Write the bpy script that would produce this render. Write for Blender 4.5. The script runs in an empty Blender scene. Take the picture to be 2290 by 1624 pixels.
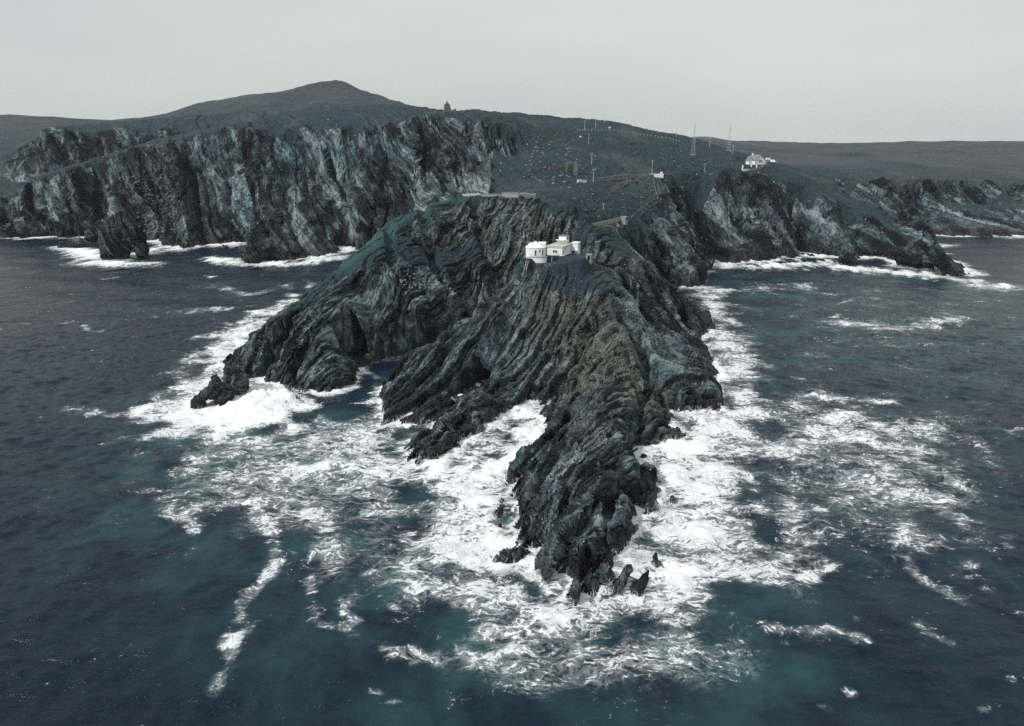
import bpy, bmesh, math, random
import numpy as np
from mathutils import Vector, Matrix

random.seed(7); RNG = np.random.default_rng(7)
scene = bpy.context.scene
col = scene.collection

# ------------------------------------------------------------------ camera
W, H, F = 2290.0, 1624.0, 1555.0            # frame units used for reading positions off the photograph
CX, CY, CAMZ, PITCH = W/2, H/2, 80.0, math.radians(17.9)
cam = bpy.data.cameras.new('camera'); camo = bpy.data.objects.new('camera', cam); col.objects.link(camo)
camo.location = (0, 0, CAMZ); camo.rotation_euler = (math.radians(90)-PITCH, 0, 0)
cam.sensor_fit = 'HORIZONTAL'; cam.sensor_width = 36; cam.lens = 36*F/W
cam.clip_start = 1; cam.clip_end = 30000
scene.camera = camo

# ------------------------------------------------------------------ sky, sun, exposure
SUN_EL, SUN_AZ = math.radians(43), math.radians(243)     # azimuth clockwise from +Y
world = bpy.data.worlds.new('World'); scene.world = world; world.use_nodes = True
wn = world.node_tree; wn.nodes.clear()
def wnode(t): return wn.nodes.new(t)
sky = wnode('ShaderNodeTexSky'); sky.sky_type = 'NISHITA'; sky.sun_disc = False
sky.sun_elevation = SUN_EL; sky.sun_rotation = SUN_AZ; sky.dust_density = 4; sky.air_density = 1.2
hs = wnode('ShaderNodeHueSaturation'); hs.inputs['Saturation'].default_value = 0.25
wn.links.new(sky.outputs[0], hs.inputs['Color'])
sc1 = wnode('ShaderNodeVectorMath'); sc1.operation = 'SCALE'; sc1.inputs['Scale'].default_value = 0.10
wn.links.new(hs.outputs[0], sc1.inputs[0])
tc = wnode('ShaderNodeTexCoord'); mp = wnode('ShaderNodeMapping'); mp.inputs['Scale'].default_value = (1, 1, 3.5)
wn.links.new(tc.outputs['Generated'], mp.inputs[0])
nz = wnode('ShaderNodeTexNoise'); nz.inputs['Scale'].default_value = 1.1; nz.inputs['Detail'].default_value = 5
nz.inputs['Roughness'].default_value = 0.5
wn.links.new(mp.outputs[0], nz.inputs['Vector'])
cr = wnode('ShaderNodeValToRGB')
cr.color_ramp.elements[0].position = 0.30; cr.color_ramp.elements[0].color = (0.56, 0.615, 0.61, 1)
cr.color_ramp.elements[1].position = 0.68; cr.color_ramp.elements[1].color = (0.74, 0.775, 0.76, 1)
wn.links.new(nz.outputs['Fac'], cr.inputs[0])
mx = wnode('ShaderNodeMixRGB'); mx.inputs[0].default_value = 0.86
wn.links.new(sc1.outputs[0], mx.inputs[1]); wn.links.new(cr.outputs[0], mx.inputs[2])
bg = wnode('ShaderNodeBackground'); bg.inputs['Strength'].default_value = 1.0
wn.links.new(mx.outputs[0], bg.inputs['Color'])
wo = wnode('ShaderNodeOutputWorld'); wn.links.new(bg.outputs[0], wo.inputs[0])

sl = bpy.data.lights.new('sun', 'SUN'); sl.energy = 3.1; sl.angle = math.radians(6); sl.color = (1, 0.975, 0.95)
so = bpy.data.objects.new('sun', sl); col.objects.link(so)
sdir = Vector((math.sin(SUN_AZ)*math.cos(SUN_EL), math.cos(SUN_AZ)*math.cos(SUN_EL), math.sin(SUN_EL)))
so.rotation_euler = sdir.to_track_quat('Z', 'Y').to_euler(); so.location = (0, 0, 400)

vs = scene.view_settings
vs.view_transform = 'Standard'; vs.look = 'None'; vs.exposure = 0.0; vs.gamma = 1.0; vs.use_curve_mapping = False
cy = scene.cycles
cy.use_denoising = False; cy.sample_clamp_direct = 3.0; cy.sample_clamp_indirect = 2.0; cy.max_bounces = 3; cy.diffuse_bounces = 1; cy.glossy_bounces = 1
cy.transmission_bounces = 2; cy.volume_bounces = 0; cy.caustics_reflective = False; cy.caustics_refractive = False

# ------------------------------------------------------------------ helpers: pixels to places, noise
ct, st = math.cos(PITCH), math.sin(PITCH)
def U(px, py, v=0.0):
    """point seen at (px,py): v>=100 is its distance Y, otherwise its height z"""
    a = (px-CX)/F; b = (CY-py)/F
    dx, dy, dz = a, ct+b*st, -st+b*ct
    t = (v/dy) if v >= 100 else ((v-CAMZ)/dz)
    return (dx*t, dy*t, CAMZ+dz*t)
def Us(lst): return np.array([U(*p) if len(p) == 3 else U(p[0], p[1], 0.0) for p in lst])

_perm = np.random.default_rng(3).permutation(256).astype(np.int32); _perm = np.concatenate([_perm]*3)
_g = np.random.default_rng(5).normal(size=(256, 3)); _g /= np.linalg.norm(_g, axis=1)[:, None]; _g = _g.astype(np.float32)
def pnoise(x, y, z):
    x = np.asarray(x, np.float32); y = np.asarray(y, np.float32); z = np.asarray(z, np.float32)
    x, y, z = np.broadcast_arrays(x, y, z)
    xi = np.floor(x); yi = np.floor(y); zi = np.floor(z)
    fx, fy, fz = x-xi, y-yi, z-zi
    X = xi.astype(np.int32) & 255; Y = yi.astype(np.int32) & 255; Z = zi.astype(np.int32) & 255
    u = fx*fx*fx*(fx*(fx*6-15)+10); v = fy*fy*fy*(fy*(fy*6-15)+10); w = fz*fz*fz*(fz*(fz*6-15)+10)
    def c(i, j, k):
        h = _perm[_perm[_perm[X+i]+Y+j]+Z+k]; g = _g[h]
        return g[..., 0]*(fx-i)+g[..., 1]*(fy-j)+g[..., 2]*(fz-k)
    a = c(0,0,0); a = a+u*(c(1,0,0)-a); b = c(0,1,0); b = b+u*(c(1,1,0)-b)
    a = a+v*(b-a)
    d = c(0,0,1); d = d+u*(c(1,0,1)-d); e = c(0,1,1); e = e+u*(c(1,1,1)-e)
    d = d+v*(e-d)
    return (a+w*(d-a))*1.6
def fbm(x, y, z, oct=4, gain=0.5, lac=2.03):
    s = 0; a = 1; f = 1
    for o in range(oct):
        s = s+a*pnoise(x*f+o*17.3, y*f+o*9.1, z*f-o*5.7); a *= gain; f *= lac
    return s
def hash01(*k):
    h = np.zeros(np.shape(k[0]), np.uint32)
    for i, q in enumerate(k):
        h = (h ^ np.asarray(q, np.int64).astype(np.uint32)*np.uint32(2654435761+i*40503)) * np.uint32(2246822519)
        h ^= h >> np.uint32(15)
    h = h*np.uint32(3266489917); h ^= h >> np.uint32(13)
    return (h & np.uint32(0xFFFFFF)).astype(np.float32)/float(0xFFFFFF)
def sstep(a, b, x):
    t = np.clip((x-a)/(b-a), 0, 1); return t*t*(3-2*t)
def segdist(x, y, pts, closed=False):
    d = np.full(np.shape(x), 1e9, np.float32)
    n = len(pts)
    for i in range(n if closed else n-1):
        ax, ay = pts[i][0], pts[i][1]; bx, by = pts[(i+1) % n][0], pts[(i+1) % n][1]
        vx, vy = bx-ax, by-ay; L = vx*vx+vy*vy+1e-9
        t = np.clip(((x-ax)*vx+(y-ay)*vy)/L, 0, 1)
        q = (x-ax-t*vx)**2+(y-ay-t*vy)**2
        np.minimum(d, q, out=d, casting='unsafe')
    return np.sqrt(d)
def inside(x, y, pts):
    r = np.zeros(np.shape(x), bool); n = len(pts)
    for i in range(n):
        ax, ay = pts[i][0], pts[i][1]; bx, by = pts[(i+1) % n][0], pts[(i+1) % n][1]
        if ay == by: continue
        c = ((ay > y) != (by > y)) & (x < (bx-ax)*(y-ay)/(by-ay)+ax)
        r ^= c
    return r

# ------------------------------------------------------------------ the coast and the heights
w = lambda x, y: (x, y)
p = lambda a, b, z=0.0: U(a, b, z)[:2]
COAST = [w(-4500,760), w(-1500,700), w(-760,640), p(60,534), p(146,532), p(200,528), p(240,536), p(337,545), p(390,557),
    p(440,552), p(502,545), p(560,543), p(585,545), p(600,570), p(640,582), p(700,578), p(750,570), p(790,558),
    w(-103,520), w(-88,470), w(-78,420), w(-76,390), w(-72,355), w(-78,322), w(-88,296), w(-99,266), w(-109,247),
    p(505,826), p(520,858), p(575,848), p(600,858), p(640,870), p(710,885), p(790,866), p(800,826), p(840,808), p(905,803),
    w(-28,266), w(-14,280), w(-2,292), w(3,290), w(-4,274), w(-16,259), w(-28,249), w(-39,239),
    p(866,860), p(855,885), p(850,912), p(862,946), p(940,950), p(1000,935), p(1045,905), p(1058,893),
    w(-15,203), w(-19,191), w(-24,180), w(-30,171), p(915,1026), p(930,1048), p(950,1048), p(1000,1015), p(1040,1000), p(1075,980),
    p(1130,932), p(1165,906), p(1191,902), p(1180,934), p(1229,956), p(1202,1012), p(1156,1007), p(1144,1034), p(1148,1069),
    p(1138,1110), p(1152,1159), p(1142,1202), p(1109,1268), p(1127,1285), p(1162,1281), p(1188,1239), p(1205,1237), p(1198,1285), p(1221,1313),
    p(1274,1301), p(1271,1341), p(1291,1341), p(1301,1319), p(1327,1324), p(1357,1298), p(1367,1281), p(1397,1232), p(1425,1205),
    p(1423,1143), p(1456,1146), p(1486,1120), p(1476,1093), p(1443,1060), p(1439,1027), p(1430,1011), p(1469,1007), p(1502,988),
    p(1519,978), p(1496,951), p(1479,925), p(1446,905), p(1489,925), p(1535,925), p(1601,925), p(1608,885), p(1600,858), p(1621,844),
    p(1592,801), p(1554,766), p(1597,744), p(1578,709), p(1554,677), w(70,353), w(52,352), w(36,343), w(34,350), w(52,362), w(78,378),
    p(1554,642), p(1565,598), p(1558,576), p(1600,578), p(1630,592), p(1700,587), p(1790,575), p(1870,577), p(1960,574),
    p(2010,598), p(2060,603), p(2100,600), p(2143,610), p(2185,620), p(2150,596), p(2085,560), p(2040,552), w(292,600),
    w(318,645), p(2100,527), p(2143,530), w(520,600), w(800,560), w(1500,500), w(4500,400), w(4500,7000), w(-4500,7000)]
COAST = [tuple(map(float, q)) for q in COAST]

LINES = [  # ridge lines, cliff tops, faces: (px, py, distance or height)
 # left arm
 [(1040,442,335),(950,457,322),(880,494,302),(800,562,282),(740,614,267),(700,652,257),(640,700,247),(600,732,239),(545,785,236),(514,818,2.2)],
 [(870,590,276),(850,650,262)], [(800,700,246)], [(720,740,238),(660,790,230)], [(950,560,300)], [(1050,520,320)], [(1150,500,324)], [(1200,560,302)],
 [(1000,640,279)], [(950,720,263)], [(1100,600,291)], [(740,810,228)], [(900,760,254)],
 # crest with the wall, round to the bridge
 [(1040,440,336),(1120,440,337),(1200,442,334),(1250,470,322),(1290,490,306),(1312,508,318)],
 # the signal station's knoll and its spur
 [(1172,585,262),(1150,622,256),(1080,690,246),(1000,760,236),(930,800,228),(880,838,220),(860,878,1.5)],
 [(980,850,213)], [(1050,800,221)], [(940,880,206)],
 [(1185,590,264),(1250,590,263),(1310,585,266)], [(1230,640,251)], [(1200,720,239)], [(1300,640,251),(1300,700,240)], [(1250,800,222)],
 [(1340,700,236),(1390,760,217)], [(1400,640,263)], [(1350,560,290),(1350,590,281)], [(1420,590,287),(1450,620,287),(1500,660,292),(1540,688,301)],
 [(1450,700,252),(1500,740,257)], [(1480,800,229)], [(1560,800,237)], [(1430,800,216)], [(1450,855,200),(1520,862,202),(1588,866,207)],
 [(1290,545,290)], [(1400,540,310)],
 # middle finger
 [(1180,790,224),(1150,830,216),(1110,855,206),(1080,880,8),(1050,908,6.5),(1000,958,4.6),(950,1002,2.6),(920,1020,1.0)],
 # front spur
 [(1400,790,211),(1380,845,192),(1330,930,166),(1290,1010,148),(1280,1100,131),(1290,1200,117.5),(1290,1285,4.2)],
 [(1205,1060,5),(1190,1150,5),(1180,1215,4.2),(1150,1245,2.8)], [(1235,1285,3.0),(1270,1300,2.6),(1310,1300,2.6)], [(1400,980,8),(1402,1040,6.5),(1398,1110,5),(1385,1170,4.5),(1345,1250,3.6)], [(1250,940,7)],
 # mainland slope behind the bridge
 [(1385,500,352),(1420,505,380),(1450,500,408)], [(1500,560,406),(1530,600,400)], [(1200,380,420),(1300,400,425)], [(1250,450,378),(1300,470,366)],
 [(1460,395,450),(1600,385,500),(1690,370,560)], [(1350,350,500)], [(1250,320,520)], [(1450,330,570)],
 [(1050,252,700),(1100,255,715),(1200,258,710),(1300,266,690),(1380,275,680),(1450,292,680),(1540,308,690),(1600,328,680),(1660,349,660),(1720,366,640),(1800,386,600),(1880,402,610)],
 [(1100,330,470),(1150,360,450),(1150,430,392)], [(1030,425,405)], [(975,435,440),(900,475,430)], [(1000,345,480)],
 # long cliff on the left: its edge, its face
 [(1105,276,495),(1060,264,500),(1035,270,515),(950,272,545),(900,282,570),(800,286,600),(700,288,620),(560,290,640),(450,302,640),(370,318,635),(300,333,630),(220,355,625),(180,373,620),(146,382,618),(60,402,612)],
 [(600,420,603)], [(450,410,612)], [(750,420,578)], [(850,420,532)], [(300,430,612)], [(880,450,475)], [(170,460,610)],
 [(440,455,590),(520,449,586),(600,492,566),(640,522,560)], [(640,512,546),(690,480,549),(740,502,546)],
 # second bay and cliff on the far left
 [(100,291,900),(146,290,900),(200,292,900),(290,288,880),(340,293,860),(390,304,830)],
 # cove on the right
 [(1535,405,505),(1600,408,515),(1680,402,522),(1780,414,526),(1850,442,521),(1930,482,512),(2000,522,501),(2080,572,482),(2143,601,450)],
 [(1700,500,500)], [(1850,520,500)], [(1575,500,492)], [(1515,440,470)], [(1790,395,560),(1880,425,560),(1960,470,545)],
 [(1880,404,690),(1960,400,695),(2050,402,695),(2143,406,695),(2290,412,695)],
 # skylines far off
 [(0,268,1800),(150,267,1700),(220,270,1600),(340,271,1480),(375,259,1420),(410,244,1400),(450,231,1400),(500,222,1400),(560,215,1400),(590,212,1400),(640,210,1400),(690,195,1400),(720,187,1400),(745,181,1400),(765,181,1400),(795,193,1400),(830,208,1350),(870,222,1300),(920,235,1200),(960,241,1050),(1000,248,850)],
 [(1490,312,3600),(1530,307,3700),(1590,305,3800),(1640,317,3600)], [(1660,323,2300),(1700,321,2000),(1760,317,1800),(1830,321,1800),(1950,323,2000),(2100,325,2000),(2143,322,2000),(2290,321,2100)],
 [(146,281,1100),(300,284,1000),(400,277,1000),(480,262,1050),(560,252,1080),(640,244,1100),(750,228,1150),(830,232,1100),(880,240,1050)], [(600,272,820),(750,268,820),(880,258,800)], [(1000,264,600),(1060,259,620),(1110,262,610),(1200,276,610)], [(1330,300,570)],
 [(150,274,1300),(220,277,1250),(290,278,1250),(340,276,1250),(400,254,1280),(500,228,1300)], [(1850,328,1500),(1950,331,1500),(2143,332,1500)],
 [(1750,345,1000),(1950,355,1000),(2143,360,1000)],
]
WORLDPTS = [(-420,835,26),(-500,840,22),(-580,842,22),(-345,815,44),(-640,845,22),(-800,850,26),(-450,760,24),(-560,760,20),(-900,2300,60),(-400,2300,60),(0,1900,70),(-1600,2300,50),(-2500,2500,60),(500,1500,60),(300,1100,78),
    (900,1100,58),(1500,1200,55),(2200,1500,60),(3500,2000,70),(-3500,1500,70),(1500,5000,8),(0,5000,8),(-3000,5000,8),(4000,5000,8),(2500,3200,20),(900,2600,45),(0,6200,0),(3000,6200,0),(-3000,6200,0),(4500,3000,20)]
def find_line(a): return [i for i, L in enumerate(LINES) if L[0] == a][0]
EDGES = [(find_line((1105,276,495)), 22), (find_line((1535,405,505)), 22), (find_line((1880,404,690)), 18), (find_line((100,291,900)), 22)]
SKYLINES = [find_line(a) for a in ((1050,252,700), (0,268,1800), (1490,312,3600), (1660,323,2300))]
def sample_line(P, step):
    out = []
    for a, b in zip(P[:-1], P[1:]):
        n = max(1, int(np.linalg.norm((b-a)[:2])/step))
        for i in range(n): out.append(a+(b-a)*i/n)
    out.append(P[-1]); return out
ctrl = []
for L in LINES:
    P = Us(L); Y = P[:, 1].mean()
    ctrl += sample_line(P, 7 if Y < 345 else (22 if Y < 760 else 90))
for i, dn in EDGES:
    P = Us(LINES[i]); 
    for dy_, f_ in ((13, lambda z: z+1.5), (-6, lambda z: z-dn*np.clip(z/60, 0, 1)), (-19, lambda z: z-dn*1.9*np.clip(z/60, 0, 1))):
        R = P.copy(); R[:, 1] += dy_; R[:, 2] = f_(P[:, 2]); ctrl += sample_line(R, 22)
for i in SKYLINES:
    P = Us(LINES[i]); R = P.copy(); R[:, :2] *= 1.12; R[:, 2] -= 0.02*P[:, 1]; ctrl += sample_line(R, 90 if P[:, 1].mean() > 760 else 22)
ctrl += [np.array(q, float) for q in WORLDPTS]
cp = [np.array((a, b, 0.0)) for a, b in COAST[2:-3]]
for a, b in zip(cp[:-1], cp[1:]):
    n = max(1, int(np.linalg.norm(b-a)/(7 if a[1] < 345 else 24)))
    for i in range(n): ctrl.append(a+(b-a)*i/n)
ctrl = np.array(ctrl)
_, keep = np.unique(np.round(ctrl[:, :2]/1.5), axis=0, return_index=True); ctrl = ctrl[keep]
def rbf_fit(c):
    n = len(c); d = np.hypot(c[:, None, 0]-c[None, :, 0], c[:, None, 1]-c[None, :, 1])
    A = np.zeros((n+3, n+3)); A[:n, :n] = d+np.eye(n)*0.05*-1
    Pm = np.c_[np.ones(n), c[:, :2]/1000]; A[:n, n:] = Pm; A[n:, :n] = Pm.T
    return np.linalg.solve(A, np.r_[c[:, 2], 0, 0, 0])
RW = rbf_fit(ctrl)
def rbf(x, y):
    x = x.ravel(); y = y.ravel(); out = np.empty(len(x), np.float64)
    c0, c1 = ctrl[:, 0].astype(np.float32), ctrl[:, 1].astype(np.float32); wv = RW[:-3].astype(np.float32)
    for i in range(0, len(x), 20000):
        xs = x[i:i+20000].astype(np.float32); ys = y[i:i+20000].astype(np.float32)
        out[i:i+20000] = np.sqrt((xs[:, None]-c0)**2+(ys[:, None]-c1)**2) @ wv + RW[-3]+RW[-2]*xs/1000+RW[-1]*ys/1000
    return out
def make_grid(x0, x1, y0, y1, step):
    gx = np.arange(x0, x1+step/2, step); gy = np.arange(y0, y1+step/2, step)
    X, Y = np.meshgrid(gx, gy)
    z = rbf(X, Y).reshape(X.shape)
    ins = inside(X, Y, COAST); d = segdist(X, Y, COAST, True)
    k = 2.2 if step < 2 else 7.0
    land = np.maximum(z, 0.25)+np.where(step < 2, 1.6, 5.0)*sstep(0, k, d)*np.exp(-np.maximum(z, 0)/25)
    land = np.minimum(land, d*3.5+0.1)
    sea = -np.minimum(d*0.8, 12)
    return (x0, y0, step, np.where(ins, land, sea))
G_NEAR = make_grid(-140, 125, 92, 372, 1.0)
G_MID = make_grid(-700, 700, 300, 1060, 4.0)
G_HILL = make_grid(-960, 120, 940, 1800, 12.0)
G_FAR = make_grid(-4600, 4600, 60, 6200, 40.0)
def bil(G, x, y):
    x0, y0, s, Z = G
    fx = np.clip((x-x0)/s, 0, Z.shape[1]-1.001); fy = np.clip((y-y0)/s, 0, Z.shape[0]-1.001)
    i = fx.astype(int); j = fy.astype(int); fx = fx-i; fy = fy-j
    return (Z[j, i]*(1-fx)+Z[j, i+1]*fx)*(1-fy)+(Z[j+1, i]*(1-fx)+Z[j+1, i+1]*fx)*fy
def steep_grid(G, blur):
    x0, y0, s_, Z = G; gy, gx = np.gradient(Z, s_); g = np.hypot(gx, gy)
    for _ in range(blur):
        h = np.pad(g, 1, mode='edge'); g = (h[:-2, 1:-1]+h[2:, 1:-1]+h[1:-1, :-2]+h[1:-1, 2:]+4*g)/8
    return (x0, y0, s_, g)
S_NEAR, S_MID = steep_grid(G_NEAR, 6), steep_grid(G_MID, 2)
def steepness(x, y):
    near = edgeW(x, y, -138, 123, None, 366, 24)
    return bil(S_MID, x, y)*(1-near)+bil(S_NEAR, x, y)*near
def edgeW(x, y, x0, x1, y0, y1, m, far_only=False):
    return np.minimum(np.minimum(sstep(x0, x0+m, x), 1-sstep(x1-m, x1, x)), np.minimum(1.0 if y0 is None else sstep(y0, y0+m, y), 1-sstep(y1-m, y1, y)))

GROOVES = [  # clefts, caves, gullies: line, half width, depth
 ([(590,846,228),(602,800,232),(640,740,240)], 2.2, 5), ([(655,862,219),(665,820,226),(690,760,236)], 1.8, 4),
 ([(1397,612,277),(1413,644,264),(1446,696,254),(1473,736,249)], 3.5, 5.5), ([(1505,640,300),(1522,690,285),(1530,720,277)], 3.5, 6),
 ([(1190,905,205),(1215,860,212),(1250,820,219)], 1.6, 3.5), ([(1310,830,210),(1330,800,217)], 2.2, 3.5), ([(1060,700,266),(960,740,259),(890,790,254)], 2.5, 6),
 ([(940,470,330),(960,560,300),(990,640,279)], 2.5, 4), ([(1060,470,333),(1090,560,303)], 2.2, 4), ([(870,520,300),(880,600,274)], 2, 3),
 ([(1140,1110,150),(1215,1050,157),(1290,960,168)], 1.2, 2.2), ([(1330,1290,112),(1352,1180,122),(1372,1080,137)], 1.1, 2.6),
 ([(1180,1210,126),(1240,1110,135)], 1.0, 1.8), ([(1432,1130,143),(1420,1000,170),(1440,930,198)], 1.6, 3.5),
 ([(1040,282,520),(1015,330,490),(1005,430,425)], 9, 12), ([(1565,420,512),(1582,500,494),(1590,576,478)], 13, 20), ([(1800,425,527),(1808,490,512),(1830,540,498)], 10, 16),
 ([(1900,470,515),(1930,530,498),(1945,575,483)], 9, 15), ([(1640,410,525),(1660,480,505)], 6, 10), ([(520,330,633),(515,420,608),(540,520,583)], 7, 12),
 ([(300,340,628),(320,440,608),(350,530,570)], 8, 10), ([(420,310,640),(400,420,612)], 6, 10), ([(640,300,630),(660,400,605)], 7, 11), ([(780,300,604),(760,400,585),(770,550,530)], 9, 13),
 ([(880,300,575),(850,400,540)], 8, 10), ([(205,365,622),(240,500,600)], 8, 10), ([(960,290,545),(930,380,490)], 8, 10), ([(2060,415,690),(2040,500,640)], 12, 16), ([(1900,415,690),(1960,500,640)], 10, 14),
]
GROOVES += [([(1165,690,245),(1130,750,233),(1100,800,223)], 3.5, 4), ([(1330,720,232),(1300,800,218),(1245,890,206)], 3.2, 4.5), ([(1400,690,245),(1432,800,218),(1450,895,204)], 3.8, 5), ([(1345,850,193),(1260,900,200)], 2.4, 3)]
GROOVES += [([(1770,548,525),(1775,556,522)], 6, 20)]
GROOVES = [(Us(L), a, b) for L, a, b in GROOVES]
GROOVES.append((np.array([(-44.,245,0),(-30,256,0),(-17,268,0),(-5,281,0),(7,293,0)]), 5.5, 40))
PADS = []   # level places under buildings: x, y, radius, z
TURFP = [U(*q)[:2] for q in ((1200,285,560),(1330,270,640),(1500,305,660),(1640,350,640),(1700,372,545),(1530,392,508),(1508,430,470),(1490,500,425),(1450,545,405),(1385,505,352),(1300,480,360),(1235,430,392),(1215,350,480))]
def turf_slope(x, y):
    k = (x > 0) & (x < 330) & (y > 330) & (y < 700); r = np.zeros(np.shape(x))
    if k.any():
        xx, yy = x[k]+5*pnoise(x[k]/20, y[k]/20, 3), y[k]+5*pnoise(x[k]/20, y[k]/20, 7)
        d = segdist(xx, yy, TURFP, True); r[k] = sstep(-9, 5, np.where(inside(xx, yy, TURFP), d, -d))
    return r
CAVES = [  # clefts that run in under the rock: floor line, half width, where the roof begins, what it is
 ([(-16,206),(-12,213),(-8.5,221),(-3,236)], 3.4, (-8.6,221.0), 'near'), ([(-60,243),(-57,252),(-51,265)], 3.4, (-57.5,250.5), 'near'),
 ([(262,472),(258,485),(254,502)], 6.5, (258.5,483.0), 'mid'), ([(-126,524),(-125,532),(-122,552)], 5.5, (-125,532), 'mid'), ([(136,468),(140,482),(147,508)], 7.0, (140.5,484), 'mid')]
CAVES = [(np.array([(a, b, 0.0) for a, b in P]), wd, np.array(rs), kd) for P, wd, rs, kd in CAVES]
def base_height(x, y, warp=True, caves=True):
    x = np.asarray(x, float); y = np.asarray(y, float)
    near = edgeW(x, y, -138, 123, None, 366, 24)
    if warp:
        m = (1-near)*(1-sstep(950, 1200, y))
        wx = near*(1.6*fbm(x/14, y/14, 1.3, 3)+0.5*pnoise(x/3.1, y/3.1, 8)) + m*(6*fbm(x/55, y/55, 2.1, 2)+1.0*pnoise(x/9, y/9, 1))
        wy = near*(1.6*fbm(x/14, y/14, 7.7, 3)+0.5*pnoise(x/3.1, y/3.1, 4)) + m*(8*fbm(x/52, y/52, 5.1, 2)+1.0*pnoise(x/9, y/9, 3))
        stp = steepness(x, y)
        b = 0.82*x-0.57*y+2.0*pnoise(x/17, y/17, 3.9); l1 = np.floor(b/1.7); l2 = np.floor(b/0.8)
        o1 = near*(3.4*(hash01(l1, l1*0+3)-0.5)+1.7*(hash01(l2, l2*0+5)-0.5))*(0.45+0.55*sstep(225, 195, y))*np.maximum(sstep(0.25, 0.5, stp), sstep(235, 215, y))
        bm = 0.93*x+0.36*y+9*pnoise(x/70, y/70, 6.1); m1 = np.floor(bm/11); m2 = np.floor(bm/4.2)
        o2 = m*(9*(hash01(m1, m1*0+4)-0.5)+2.6*(hash01(m2, m2*0+9)-0.5))*sstep(960, 900, y)*sstep(0.5, 0.85, stp)*(1-turf_slope(x, y))
        xs, ys = x+wx+0.57*o1-0.36*o2, y+wy+0.82*o1+0.93*o2
    else: xs, ys = x, y
    mid = edgeW(x, y, -690, 690, 330, 1050, 60)
    z = bil(G_FAR, xs, ys)
    hl = edgeW(x, y, -950, 110, 960, 1790, 90); z = z*(1-hl)+bil(G_HILL, xs, ys)*hl
    z = z*(1-mid)+bil(G_MID, xs, ys)*mid
    z = np.where(near > 0, z*(1-near)+bil(G_NEAR, xs, ys)*near, z)
    for P, wd, dp in GROOVES:
        bx0, bx1 = P[:, 0].min()-wd*3, P[:, 0].max()+wd*3; by0, by1 = P[:, 1].min()-wd*3, P[:, 1].max()+wd*3
        k = np.where((x > bx0) & (x < bx1) & (y > by0) & (y < by1))
        if len(k[0]) == 0: continue
        d = segdist(x[k]+0.5*pnoise(x[k]/2.5, y[k]/2.5, 1), y[k], P) if P[:, 1].mean() < 345 else segdist(xs[k], ys[k], P); g = np.exp(-(d/wd)**4)*dp
        z[k] = np.where(z[k] > 0.9, np.maximum(z[k]-g, 0.9), z[k])
    for P, wd, rs, kd in (CAVES if caves else ()):
        k = np.where((x > P[:, 0].min()-wd*3) & (x < P[:, 0].max()+wd*3) & (y > P[:, 1].min()-wd*3) & (y < P[:, 1].max()+wd*3))
        if len(k[0]) == 0: continue
        d = segdist(x[k]+0.3*wd*pnoise(x[k]/wd, y[k]/wd, 1), y[k], P); z[k] = np.where(z[k] > 0.9, np.maximum(z[k]-90*np.exp(-(d/wd)**6), 0.9), z[k])
    for (ax, ay, r, pz) in PADS:
        d = np.hypot(x-ax, y-ay); z = z+(pz-z)*(1-sstep(r, r*1.7, d))
    return z
def ground(x, y): return float(base_height(np.array([x]), np.array([y]))[0])

# bedding planes of the rock, folded
def bedding(x, y, z, near):
    if near:
        fold = 0.5*sstep(246, 272, y)*(1-sstep(-5, 25, x))                      # tight folds in the left arm
        qx = x+(1.2+9*fold)*fbm(x/30, y/30, z/26, 2)
        qy = y+(1.2+8*fold)*fbm(x/30+9, y/30, z/26, 2)
        qz = z+(1.2+8*fold)*fbm(x/30, y/30+5, z/26, 2)
        ang = np.radians(-36+14*sstep(160, 120, y)*1.0-30*sstep(20, 70, x))
        # one smooth normal field: integrate only approximately, the folds hide it
        b = 0.80*qx-0.56*qy+0.22*qz
        a = 0.56*qx+0.80*qy
        b2 = 0.30*qx-0.55*qy+0.78*qz
        k = sstep(8, 60, x)*sstep(175, 215, y)
        return b*(1-k)+b2*k, a
    qx = x+10*fbm(x/95, y/95, z/70, 2); qz = z+9*fbm(x/95, y/95+4, z/70, 2); qy = y+8*fbm(x/70, y/70, 3, 2)
    return 0.86*qx+0.22*qy+0.46*qz, -0.46*qx+0.2*qy+0.86*qz
def strata(b, a, z, wlayer, joint, s):
    l = np.floor(b/wlayer+s*7.3); fl = b/wlayer+s*7.3-l
    r = hash01(l, np.full(l.shape, 11+s))
    j = np.floor(a/(joint*(0.6+r))+r*13); q = hash01(l, j, np.floor(z/(joint*0.9)+r*5))
    lip = np.minimum(fl, 1-fl)
    return (r-0.5)*1.0+(q-0.5)*1.0+(fl-0.5)*1.1-0.6*np.exp(-(lip/0.09)**2)

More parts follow.
